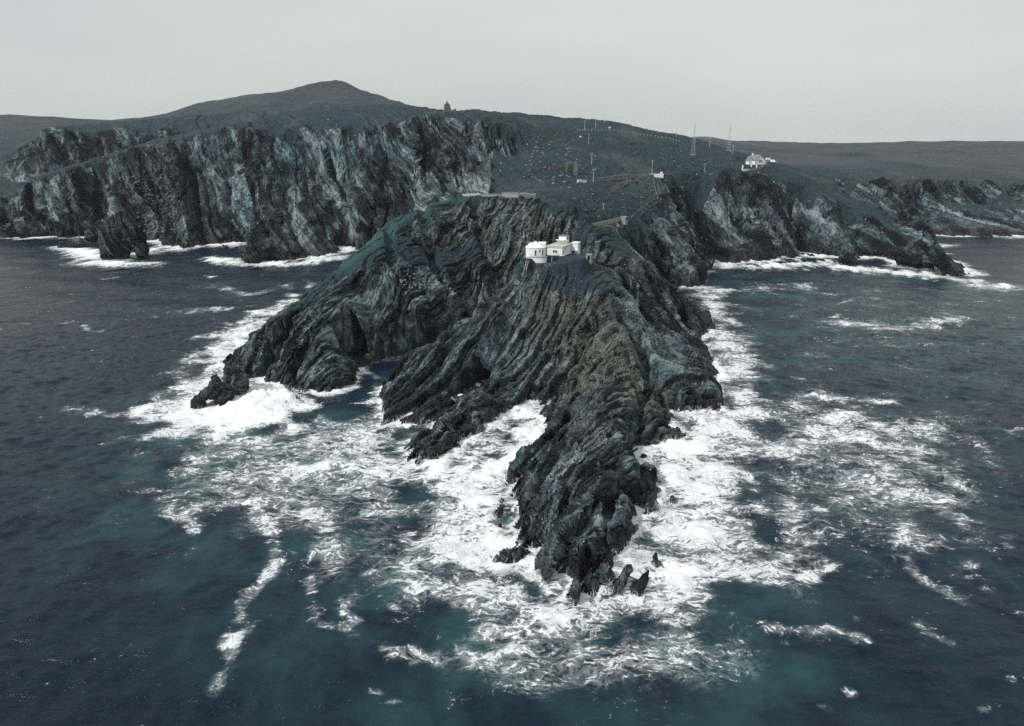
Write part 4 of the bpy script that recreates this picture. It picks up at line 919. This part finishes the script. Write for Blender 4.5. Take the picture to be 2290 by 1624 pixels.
q_ = hit(*S3(655, 790)); t = thing('ruined_gable', 'upright stone stub of a ruined building at the end of the broken wall', 'ruin', tuple(q_))
make('pier', lambda bm: prism(bm, [(-0.2, -1), (2.2, -1), (2.2, 0.4), (-0.2, 0.4)], -1, 7.0, [(0, -0.9), (2.0, -0.9), (2.0, 0.3), (0, 0.3)]), STONE, t); make('lintel', B_(-4.6, 0.05, -0.8, 0.3, 6.0, 7.0), STONE, t, 0.06); make('stub', B_(-4.9, -3.9, -0.9, 0.35, 1.0, 5.99), STONE, t, 0.06)
low_wall('slab_wall', [S3(690,866), S3(770,868)], 1.3, 0.7, WHITE, 'short white slab wall beside the lowest pole on the slope', seg=3)

# ------------------------------------------------------------------ arched footbridge over the chasm
A1 = np.array(U(1312, 508, 322)); A2 = np.array(U(1384, 503, 354)); A1[2] = A2[2] = 41.0
d = A2-A1; L_ = float(np.hypot(d[0], d[1])); ang = math.atan2(d[1], d[0])
t = thing('arched_footbridge', 'pale concrete arched footbridge across the chasm behind the station', 'bridge', tuple(A1), ang)
make('deck', B_(-3, L_+3, -1.1, 1.1, -0.5, 0), CONC, t, 0.05)
arch = lambda x_: -0.5-7.5*(2*x_/L_-1)**2
def rib(yo):
    def f(bm):
        for i in range(16):
            x0_, x1_ = L_*i/16, L_*(i+1)/16; z0_, z1_ = arch(x0_), arch(x1_)
            vs_ = [bm.verts.new((a, b, c)) for a, c0 in ((x0_, z0_), (x1_, z1_)) for b in (yo-0.25, yo+0.25) for c in (c0-0.8, c0)]
            for q in ((0, 1, 3, 2), (4, 6, 7, 5), (0, 4, 5, 1), (2, 3, 7, 6), (1, 5, 7, 3), (0, 2, 6, 4)): bm.faces.new([vs_[i_] for i_ in q])
    return f
for yo in (-0.85, 0.85): make('arch_rib', rib(yo), CONC, t)
for i in range(1, 9):
    x_ = L_*i/9
    if arch(x_) < -1.2:
        for yo in (-0.85, 0.85): make('spandrel_post', B_(x_-0.16, x_+0.16, yo-0.15, yo+0.15, arch(x_)-0.1, -0.5), CONC, t)
for yo in (-1.0, 1.0):
    make('parapet', B_(-3, L_+3, yo-0.09, yo+0.09, 0.002, 1.15), CONC, t, 0.02)
make('abutment', B_(-4, -0.1, -1.2, 1.2, -6, -0.52), CONC, t, 0.1); make('abutment', B_(L_+0.1, L_+3, -1.3, 1.3, -3.5, -0.52), CONC, t, 0.1)
q_ = A2+np.array((1.5, -2.0, 0)); t = thing('bridge_shelter', 'small pale stone shelter at the mainland end of the arched bridge', 'shelter', tuple(q_), ang)
make('wall', lambda bm: [box(bm, 0, 0.3, -1.6, 1.2, -2, 1.7), box(bm, 2.5, 2.8, -1.6, 1.2, -2, 1.7), box(bm, 0.3, 2.5, 0.9, 1.2, -2, 1.7)], CONC, t); make('roof', B_(-0.15, 2.95, -1.75, 1.35, 1.7, 1.88), CONC, t, 0.04); make('floor', B_(0.31, 2.49, -1.6, 0.89, -2, 0.05), CONC, t)

# ------------------------------------------------------------------ white house on the right, and what stands round it
q_ = np.array(HOUSE); t = thing('white_house', 'white gabled house with grey roof on the green shoulder at right', 'house', tuple(q_-np.array((0, 0, 0.2))), math.radians(18))
def gable(x0, x1, y0, y1, h0, h1):
    def f(bm):
        xm = (x0+x1)/2; pf = [(x0, -2.5), (x1, -2.5), (x1, h0), (xm, h1), (x0, h0)]
        A = [bm.verts.new((a, y0, b)) for a, b in pf]; Bv = [bm.verts.new((a, y1, b)) for a, b in pf]
        for i in range(5): bm.faces.new((A[i], A[(i+1) % 5], Bv[(i+1) % 5], Bv[i]))
        bm.faces.new(A[::-1]); bm.faces.new(Bv)
    return f
def gable_roof(x0, x1, y0, y1, h0, h1, th=0.25, ov=0.3):
    def f(bm):
        xm = (x0+x1)/2; sl_ = (h1-h0)/(xm-x0)
        for sgn, xe in ((-1, x0-ov), (1, x1+ov)):
            ze = h0-sl_*ov
            pf = [(xe, ze+0.03), (xm, h1+0.03), (xm, h1+th), (xe, ze+th)]
            A = [bm.verts.new((a, y0-ov, b)) for a, b in pf]; Bv = [bm.verts.new((a, y1+ov, b)) for a, b in pf]
            for i in range(4): bm.faces.new((A[i], A[(i+1) % 4], Bv[(i+1) % 4], Bv[i]))
            bm.faces.new(A[::-1]); bm.faces.new(Bv)
    return f
make('wall', gable(-5, 5, -4, 7, 3.4, 7.2), WHITE, t); rf = make('roof', gable_roof(-5, 5, -4, 7, 3.4, 7.2), SLATE, t); make('chimney', B_(-0.6, 0.6, 5.2, 6.2, 6.4, 8.3), WHITE, rf, 0.04)
ga = make('side_gable', lambda bm: gable(-8.2, -5.02, -1.5, 2.0, 3.4, 6.2)(bm), WHITE, t); make('gable_roof', gable_roof(-8.2, -5.35, -1.5, 2.0, 3.4, 6.2), SLATE, ga)
wf = make('window', B_(-1.6, 1.6, -4.08, -3.95, 2.2, 3.6), WHITE, t)
for i in range(3): make('pane', B_(-1.5+i*1.03, -0.56+i*1.03, -4.12, -4.03, 2.3, 3.5), SLATE, wf)
po = make('porch', B_(5.02, 7.6, -3.4, 0.6, -1.5, 2.8), WHITE, t, 0.04); make('porch_roof', B_(4.95, 7.8, -3.6, 0.8, 2.82, 3.05), SLATE, po)
for xx in (5.4, 6.6): make('door', B_(xx, xx+0.7, -3.47, -3.38, -0.2, 2.2), DARKW, po)
def van(px_, py_, rz, lb):
    q_ = hit(px_, py_); t = thing('parked_van', lb, 'van', tuple(q_+np.array((0, 0, 0.3))), rz, 'vans by the white house')
    make('body', lambda bm: [prism(bm, [(-2.4, -0.95), (2.4, -0.95), (2.4, 0.95), (-2.4, 0.95)], 0.35, 1.1), prism(bm, [(-2.38, -0.93), (1.5, -0.93), (1.5, 0.93), (-2.38, 0.93)], 1.1, 2.2, [(-2.3, -0.8), (0.8, -0.8), (0.8, 0.8), (-2.3, 0.8)])], WHITE, t, 0.05)
    make('windscreen', lambda bm: prism(bm, [(1.46, -0.8), (1.52, -0.8), (1.52, 0.8), (1.46, 0.8)], 1.18, 2.1, [(0.86, -0.7), (0.92, -0.7), (0.92, 0.7), (0.86, 0.7)]), GLASS, t)
    for a in (-1.5, 1.5):
        for b in (-0.85, 0.85):
            w_ = make('wheel', T_((a, b-0.12, 0.33), (a, b+0.12, 0.33), 0.34, 0.34, 12), RUBBER, t); make('rim', T_((a, b-0.13*1.02, 0.33), (a, b+0.13*1.02, 0.33), 0.18, 0.18, 10), STEEL, w_)
    for b in (-0.6, 0.6): make('headlight', B_(2.36, 2.43, b-0.16, b+0.16, 0.72, 0.9), STEEL, t)
def S6(x_, y_): return S2(1690+x_/22.9, 345+y_/22.9)
van(*S6(1650, 560), 0.2, 'white van parked nearest the porch of the white house'); van(*S6(1890, 660), -0.3, 'white van parked farthest right of the white house')
for (x_, y_, hh, lb) in ((745,890,2.6,'white gate pillar below the left corner of the white house'), (1025,900,2.0,'white gate pillar below the middle of the white house'), (272,1120,4.2,'tall white pillar beside the path left of the white house')):
    q_ = hit(*S6(x_, y_)); t = thing('gate_pillar', lb, 'pillar', tuple(q_), 0.1, 'white pillars before the house'); make('shaft', B_(-0.38, 0.38, -0.38, 0.38, -0.8, hh), WHITE, t, 0.03); make('cap', B_(-0.48, 0.48, -0.48, 0.48, hh, hh+0.2), WHITE, t, 0.03)
low_wall('entrance_wall', [S6(300, 1100), S6(600, 1085)], 1.0, 0.5, WHITE, 'low white wall running right from the tall white pillar', seg=3)
low_wall('garden_wall', [S6(640, 1075), S6(860, 1060), S6(1180, 960), S6(1420, 860)], 0.9, 0.6, CONC, 'low grey wall curving below the white house', seg=3)

# ------------------------------------------------------------------ ruined watch tower on the skyline
q_ = hit(1001, 251.5); q_[2] -= 0.3; k = q_[1]*1.01/F
t = thing('ruined_watchtower', 'roofless stone signal tower with gable peak on the skyline', 'tower', tuple(q_), math.radians(12))
wd_ = 12.2*k; hh = 15.5*k; gh = 20.0*k
def tower_wall(y0, y1, hole):
    def f(bm):
        h_ = wd_/2; cols = [(-h_, -h_*0.35, hh, hh+(gh-hh)*0.6), (-h_*0.35, h_*0.05, hh+(gh-hh)*0.6, gh), (h_*0.05, h_*0.4, gh, hh+(gh-hh)*0.55), (h_*0.4, h_, hh+(gh-hh)*0.55, hh*0.95)]
        for i, (a, b, za, zb) in enumerate(cols):
            for (z0_, z1a, z1b) in (((-1, hh*0.72, hh*0.72), (hh*0.92, za, zb)) if (hole and i == 2) else ((-1, za, zb),)):
                vs_ = [bm.verts.new(c) for c in ((a, y0, z0_), (b, y0, z0_), (b, y0, z1b), (a, y0, z1a), (a, y1, z0_), (b, y1, z0_), (b, y1, z1b), (a, y1, z1a))]
                for qd in ((0, 1, 2, 3), (5, 4, 7, 6), (1, 5, 6, 2), (4, 0, 3, 7), (3, 2, 6, 7), (4, 5, 1, 0)): bm.faces.new([vs_[i_] for i_ in qd])
    return f
make('front_wall', tower_wall(-0.5, 0.3, True), STONE, t); make('rear_wall', tower_wall(wd_*0.9, wd_*0.9+0.8, True), STONE, t)
make('side_wall', B_(-wd_/2, -wd_/2+0.8, 0.32, wd_*0.9-0.02, -1, hh*0.97), STONE, t); make('side_wall', B_(wd_/2-0.8, wd_/2, 0.32, wd_*0.9-0.02, -1, hh*0.6), STONE, t)
make('chimney_stub', B_(-0.9, 0.1, -0.4, 0.3, gh-0.5, gh+1.0), STONE, t, 0.05); make('buttress', lambda bm: prism(bm, [(wd_/2, -0.5), (wd_/2+1.4, -0.5), (wd_/2+1.4, 1.5), (wd_/2, 1.5)], -1, hh*0.55, [(wd_/2, -0.4), (wd_/2+0.5, -0.4), (wd_/2+0.5, 1.4), (wd_/2, 1.4)]), STONE, t)
make('annex_wall', lambda bm: [box(bm, wd_/2+1.42, wd_/2+4.0, -0.3, 0.4, -1, 2.3), box(bm, wd_/2+3.0, wd_/2+4.4, 0.42, 1.4, -1, 3.0)], STONE, t)

# ------------------------------------------------------------------ rocks standing in the water
def sea_rock(name, outline, label, thick, holes=(), group=None, mat=None, sub=1.0):
    """outline in frame units, its lowest edge at the water; swelled to a solid of real depth"""
    py0 = max(b for a, b in outline); cxp = sum(a for a, b in outline)/len(outline)
    b0 = np.array(U(cxp, py0-1.5, 0.0)); k = np.hypot(np.hypot(b0[0], b0[1]), CAMZ)/F
    dep = math.atan2(CAMZ, b0[1]); conv = lambda L: [((a-cxp)*k, max(-2.5, (py0-1.5-b)*k/math.cos(dep))) for a, b in L]
    O = conv(outline); O = [(a, b if b > 0.4 else -2.5) for a, b in O]; HO = [conv(h_) for h_ in holes]
    xs_ = np.array([a for a, b in O]); zs_ = np.array([b for a, b in O]); st_ = max(xs_.max()-xs_.min(), zs_.max()-zs_.min())/(44*sub)
    gx = np.arange(xs_.min()-st_, xs_.max()+2*st_, st_); gz_ = np.arange(-2.5, zs_.max()+2*st_, st_)
    X, Z = np.meshgrid(gx, gz_)
    Xn = X+0.35*st_*8*pnoise(X/(st_*7), Z/(st_*7), cxp)*0.35; Zn = Z+0.3*st_*8*pnoise(X/(st_*6), Z/(st_*6), cxp+5)*0.35
    ins = inside(Xn, Zn, O); d_ = segdist(Xn, Zn, O[:], True)
    for h_ in HO: ins &= ~inside(Xn, Zn, h_); d_ = np.minimum(d_, segdist(Xn, Zn, h_, True))
    w_ = xs_.max()-xs_.min()
    T = np.where(ins, thick*np.power(np.clip(d_/(0.36*w_), 0, 1), 0.55)+0.25*st_, 0)*(1.0+0.35*np.clip(1-Z/(zs_.max()+0.1), 0, 1))
    me_v, idx = [], {}
    bm = bmesh.new()
    rel = thick*0.22
    def vert(i, j, s_):
        key = (i, j, s_ if ins[j, i] else 0)
        if key not in idx:
            yv = s_*T[j, i]; v = np.array((X[j, i], yv, Z[j, i])); idx[key] = bm.verts.new(v)
        return idx[key]
    for j in range(len(gz_)-1):
        for i in range(len(gx)-1):
            if not (ins[j, i] or ins[j, i+1] or ins[j+1, i] or ins[j+1, i+1]): continue
            if ins[j:j+2, i:i+2].sum() < 2: continue
            for s_ in (-1, 1):
                vv = [vert(i, j, s_), vert(i+1, j, s_), vert(i+1, j+1, s_), vert(i, j+1, s_)]
                if len(set(vv)) < 3: continue
                try: bm.faces.new(vv if s_ < 0 else vv[::-1])
                except ValueError: pass
    me = bpy.data.meshes.new(name); bm.normal_update()
    co = np.array([v.co[:] for v in bm.verts]); no = np.array([v.normal[:] for v in bm.verts])
    wx_, wy_, wz_ = co[:, 0]+b0[0], co[:, 1]+b0[1], co[:, 2]
    near_ = b0[1] < 345; bd, al = bedding(wx_, wy_, wz_, near_); sc_ = max(0.4, w_/14)
    dd = rel*(0.6*strata(bd, al, wz_, 1.5*sc_, 4*sc_, 1)+0.4*strata(bd, al, wz_, 0.7*sc_, 2*sc_, 2)+0.8*fbm(wx_/(3*sc_), wy_/(3*sc_), wz_/(3*sc_), 3))
    co = co+no*np.clip(dd, -thick*0.5, thick*0.6)[:, None]
    for v, c in zip(bm.verts, co): v.co = c
    bm.to_mesh(me); bm.free()
    for k_, a_ in dict(bed=bd, along=al, veg=bd*0, moss=bd*0, wash=bd*0+0.8).items():
        at = me.attributes.new(k_, 'FLOAT', 'POINT'); at.data.foreach_set('value', a_.astype(np.float32))
    me.materials.append(mat or (M_ROCK if near_ else M_CLIFF))
    o = bpy.data.objects.new(name, me); col.objects.link(o); o.location = b0
    return tag(o, label, 'rock', group)
def S1(L): return [S2(150+a/3.962, 150+b/3.962) for a, b in L]
def S5(L): return [S2(400+a/3.53, 500+b/3.53) for a, b in L]
def S7(L): return [S2(1100+a/2.953, 850+b/2.953) for a, b in L]
def S4(L): return [S2(1650+a/3.962, 250+b/3.962) for a, b in L]
D_ = lambda L: L
sea_rock('sea_stack', D_([(234,578),(236,545),(248,520),(262,500),(280,490),(297,489),(308,500),(312,515),(325,535),(328,560),(326,575),(305,580),(260,580)]), 'bulky grey sea stack with small arch at far left', 8.0, holes=[[(289,580),(290,568),(297,566),(303,570),(304,580)]], sub=1.3)
sea_rock('sea_stack', S5([(540,300),(560,240),(610,232),(625,150),(650,110),(680,150),(715,235),(738,330),(735,352),(690,362),(600,362),(560,335)]), 'dark twin-peaked stack standing before the left cliffs', 6.5)
sea_rock('sea_rock', S5([(745,335),(742,270),(760,240),(800,225),(830,235),(870,240),(925,300),(932,345),(860,340),(790,335)]), 'low dark rock just right of the twin-peaked stack', 5.0)
sea_rock('sea_rock', S5([(375,190),(395,165),(440,160),(458,185),(430,192)]), 'small flat black rock left of the twin-peaked stack, nearest the cliffs', 3.0, sub=0.6)
sea_rock('sea_rock', S5([(375,243),(395,220),(430,222),(442,238),(410,248)]), 'small round black rock left of the twin-peaked stack, farther out', 2.2, sub=0.6)
sea_rock('reef', D_([(128,556),(140,543),(165,538),(185,537),(200,546),(190,552),(160,555)]), 'low black reef at the far left edge', 4.0)
sea_rock('sea_rock', S1([(170,1590),(260,1500),(330,1440),(400,1430),(420,1500),(380,1590),(300,1605)]), 'dark jagged rock joined to the shore left of the arched stack', 6.0)
sea_rock('jagged_rock', S5([(270,1470),(290,1400),(330,1315),(362,1295),(400,1352),(450,1400),(482,1425),(462,1482),(392,1518),(340,1470)]), 'pointed black rock off the tip of the left arm', 3.6, group=None)
sea_rock('jagged_rock', S5([(138,1540),(158,1480),(250,1402),(300,1375),(310,1420),(262,1470),(240,1548),(190,1535)]), 'splintered black rock slab at the outermost left tip', 2.4)
sea_rock('jagged_rock', S5([(425,1375),(440,1250),(475,1205),(500,1225),(540,1235),(600,1300),(590,1400),(500,1430)]), 'dark knob of rock at the foot of the left arm', 4.0)
sea_rock('jagged_rock', S7([(888,1475),(940,1400),(985,1340),(1012,1328),(1016,1372),(985,1440),(950,1490),(915,1496)]), 'black leaning rock blade in foam right of the front tip', 1.5)
sea_rock('jagged_rock', S7([(985,1515),(1030,1450),(1060,1440),(1125,1375),(1132,1420),(1105,1500),(1050,1520)]), 'broken black rock fin outermost right of the front tip', 1.2)
sea_rock('jagged_rock', S7([(1168,1312),(1178,1250),(1186,1232),(1200,1262),(1222,1308),(1200,1330)]), 'small upright black rock alone in the right surf', 0.8, sub=0.6)
sea_rock('jagged_rock', S7([(1286,890),(1292,860),(1305,850),(1326,868),(1322,892),(1305,900)]), 'small round black rock in surf beside the right-hand ledge', 0.9, sub=0.6)
sea_rock('jagged_rock', S7([(598,1556),(610,1500),(625,1440),(660,1432),(680,1460),(672,1540),(650,1560)]), 'dark rock tooth at the very front of the spur', 1.6)
for L_, lb in (([(88,985),(120,930),(165,905),(150,960),(110,1000)], 'upper left'), ([(75,1075),(110,1050),(145,1040),(130,1070),(95,1085)], 'lower left'), ([(95,900),(140,860),(165,870),(140,895)], 'topmost left'), ([(0,1008),(10,985),(28,980),(22,1002)], 'outermost left')):
    sea_rock('rock_shard', S7(L_), 'thin black rock shard in foam, '+lb+' of the front spur', 0.8, sub=0.6)
for L_, lb in (([(1345,460),(1320,420),(1335,412),(1362,455)], 'outermost'), ([(1270,420),(1265,385),(1285,375),(1310,425),(1290,435)], 'middle'), ([(1240,360),(1225,330),(1250,320),(1262,352)], 'upper')):
    sea_rock('rock_shard', S7(L_), lb+' black rock knob of the ledge right of the front spur', 1.0, sub=0.6)
sea_rock('sea_rock', S4([(1078,1390),(1090,1330),(1120,1310),(1180,1325),(1225,1360),(1240,1400),(1235,1428),(1180,1420),(1110,1400)]), 'black rock at the waterline below the right-hand cove', 5.0)
sea_rock('sea_rock', S4([(1680,1440),(1600,1370),(1640,1330),(1700,1230),(1780,1240),(1870,1290),(1930,1380),(1900,1440),(1780,1445)]), 'dark domed rock at the end of the right-hand point', 8.0)
sea_rock('sea_rock', S4([(1880,1300),(1960,1290),(2020,1340),(2080,1410),(2170,1470),(2250,1500),(2180,1510),(2060,1500),(1960,1430)]), 'long low black rock tapering off the right-hand point', 6.0)
sea_rock('sea_rock', S4([(1680,1210),(1690,1080),(1760,1050),(1850,1080),(1910,1150),(1925,1250),(1800,1262),(1720,1250)]), 'dark rounded rock behind the right-hand point', 8.0)

# ------------------------------------------------------------------ loose boulders, too many to count
def boulders(name, regions, label):
    rg = np.random.default_rng(17); pxs = []; szs = []
    for (poly, n_, s0, s1) in regions:
        P_ = np.array(poly); c = 0
        while c < n_:
            a, b = rg.uniform(P_[:, 0].min(), P_[:, 0].max()), rg.uniform(P_[:, 1].min(), P_[:, 1].max())
            if inside(np.array([a]), np.array([b]), poly)[0]: pxs.append((a, b)); szs.append(s0+(s1-s0)*rg.uniform()**2.5); c += 1
    Hh = np.concatenate([hits(pxs[i:i+200]) for i in range(0, len(pxs), 200)])
    bm = bmesh.new()
    for q, s_ in zip(Hh, szs):
        r = bmesh.ops.create_icosphere(bm, subdivisions=1, radius=1)['verts']
        e_ = rg.uniform(0.6, 1.3, 3); rot = Matrix.Rotation(rg.uniform(0, 6.3), 3, 'Z')
        for v in r: v.co = Vector(q)+rot @ Vector((v.co.x*e_[0]*s_*(1+rg.uniform(-.25, .25)), v.co.y*e_[1]*s_*(1+rg.uniform(-.25, .25)), v.co.z*e_[2]*0.7*s_))
    me = bpy.data.meshes.new(name); bm.to_mesh(me); bm.free(); me.materials.append(BOULD)
    o = bpy.data.objects.new(name, me); col.objects.link(o); o['kind'] = 'stuff'; o['label'] = label
boulders('scattered_boulders', [([(1150,305),(1250,300),(1300,370),(1260,420),(1180,400)], 190, 0.25, 1.2), ([(1250,380),(1540,350),(1560,420),(1500,520),(1380,490),(1260,470)], 200, 0.2, 0.8), ([(1060,270),(1110,280),(1120,330),(1050,340)], 40, 0.3, 1.0),
    ([(1200,620),(1420,590),(1500,700),(1350,760),(1220,720)], 140, 0.12, 0.4), ([(1300,560),(1400,560),(1450,620),(1340,620)], 60, 0.15, 0.5)], 'pale boulders strewn over the turf slopes')
boulders('cliff_rubble', [([(290,400),(380,390),(420,470),(400,530),(310,520)], 320, 0.3, 1.6), ([(890,600),(960,590),(1000,650),(960,690),(900,670)], 160, 0.2, 0.8), ([(1180,560),(1240,560),(1250,600),(1190,610)], 20, 0.1, 0.25)], 'pale fallen rubble lying in cliff hollows')

# ------------------------------------------------------------------ spray thrown up by the breakers
def spray(spots):
    rg = np.random.default_rng(5); vs_, fs_ = [], []
    tet = np.array(((1, 1, 1), (-1, -1, 1), (-1, 1, -1), (1, -1, -1)), float)*0.6
    for (a, b, n_, wd_, up_) in spots:
        c = np.array(U(a, b, 0)); m = int(n_)
        r_ = np.abs(rg.normal(0, 1, m)); th = rg.uniform(0, 6.283, m)
        hgt_ = up_*rg.beta(1.1, 3.0, m)*np.exp(-r_**2*0.5)*1.6
        clump = 0.5+pnoise(np.cos(th)*r_*2, np.sin(th)*r_*2, c[0])
        P_ = np.c_[c[0]+wd_*r_*np.cos(th), c[1]+wd_*0.6*r_*np.sin(th), 0.4+hgt_*np.clip(clump, 0.2, 1.6)]
        s_ = rg.uniform(0.03, 0.10, m)
        base_ = len(vs_)*4
        for q, ss_ in zip(P_, s_): vs_.append(q+tet*ss_)
    Vv = np.array(vs_).reshape(-1, 3); n_ = len(vs_)
    f_ = np.array(((0, 1, 2), (0, 3, 1), (0, 2, 3), (1, 3, 2))); Fv = (np.arange(n_)[:, None, None]*4+f_[None]).reshape(-1, 3)
    me = bpy.data.meshes.new('sea_spray'); me.from_pydata(Vv.tolist(), [], Fv.tolist()); me.materials.append(SPRAYM)
    o = bpy.data.objects.new('sea_spray', me); col.objects.link(o); o['kind'] = 'stuff'; o['label'] = 'white spray thrown up where waves break on the rocks'
SPRAYM = plain('white spray', (0.88, 0.89, 0.90), 0.9, 0.03)
spray([(590,880,5000,4.5,6),(640,890,4000,4.5,4),(560,900,2500,4,4),(815,840,1200,2,2.2),(880,955,900,4,1.2),(960,950,900,3,1.2),(1180,915,1500,2.5,2.0),(1225,965,900,2,1.4),(1140,1120,1200,2,1.2),(1120,1200,1200,2.5,1.2),(1130,1285,900,2,1.0),(1200,1290,800,1.5,1.0),
    (1290,1345,900,2,1.0),(1370,1310,1200,2.5,1.4),(1420,1250,1500,3,1.6),(1470,1140,1500,2.5,1.6),(1450,1040,1500,2.5,1.6),(1500,935,2000,3,2.0),(1570,935,1500,3,1.6),(1615,870,1200,2.5,1.6),(1600,810,800,2.5,1.5),(1640,592,600,5,2.5),(560,588,600,4,2)])
# ------------------------------------------------------------------ sea haze
def haze_box(x0, x1, y0, y1, z0, z1, dens_):
    bm = bmesh.new(); bmesh.ops.create_cube(bm, size=1)
    for v in bm.verts: v.co = Vector((x0+(v.co.x+.5)*(x1-x0), y0+(v.co.y+.5)*(y1-y0), z0+(v.co.z+.5)*(z1-z0)))
    me = bpy.data.meshes.new('haze'); bm.to_mesh(me); bm.free()
    m = bpy.data.materials.new('haze'); m.use_nodes = True; t = m.node_tree; t.nodes.clear()
    v = t.nodes.new('ShaderNodeVolumePrincipled'); v.inputs['Density'].default_value = dens_; v.inputs['Color'].default_value = (0.86, 0.90, 0.95, 1)
    o = t.nodes.new('ShaderNodeOutputMaterial'); t.links.new(v.outputs[0], o.inputs['Volume'])
    me.materials.append(m); ob = bpy.data.objects.new('haze', me); col.objects.link(ob); ob['kind'] = 'stuff'; ob['label'] = 'thin sea haze paling the far hills'
haze_box(-7200, 7200, -700, 5600, -14, 270, 0.000035)
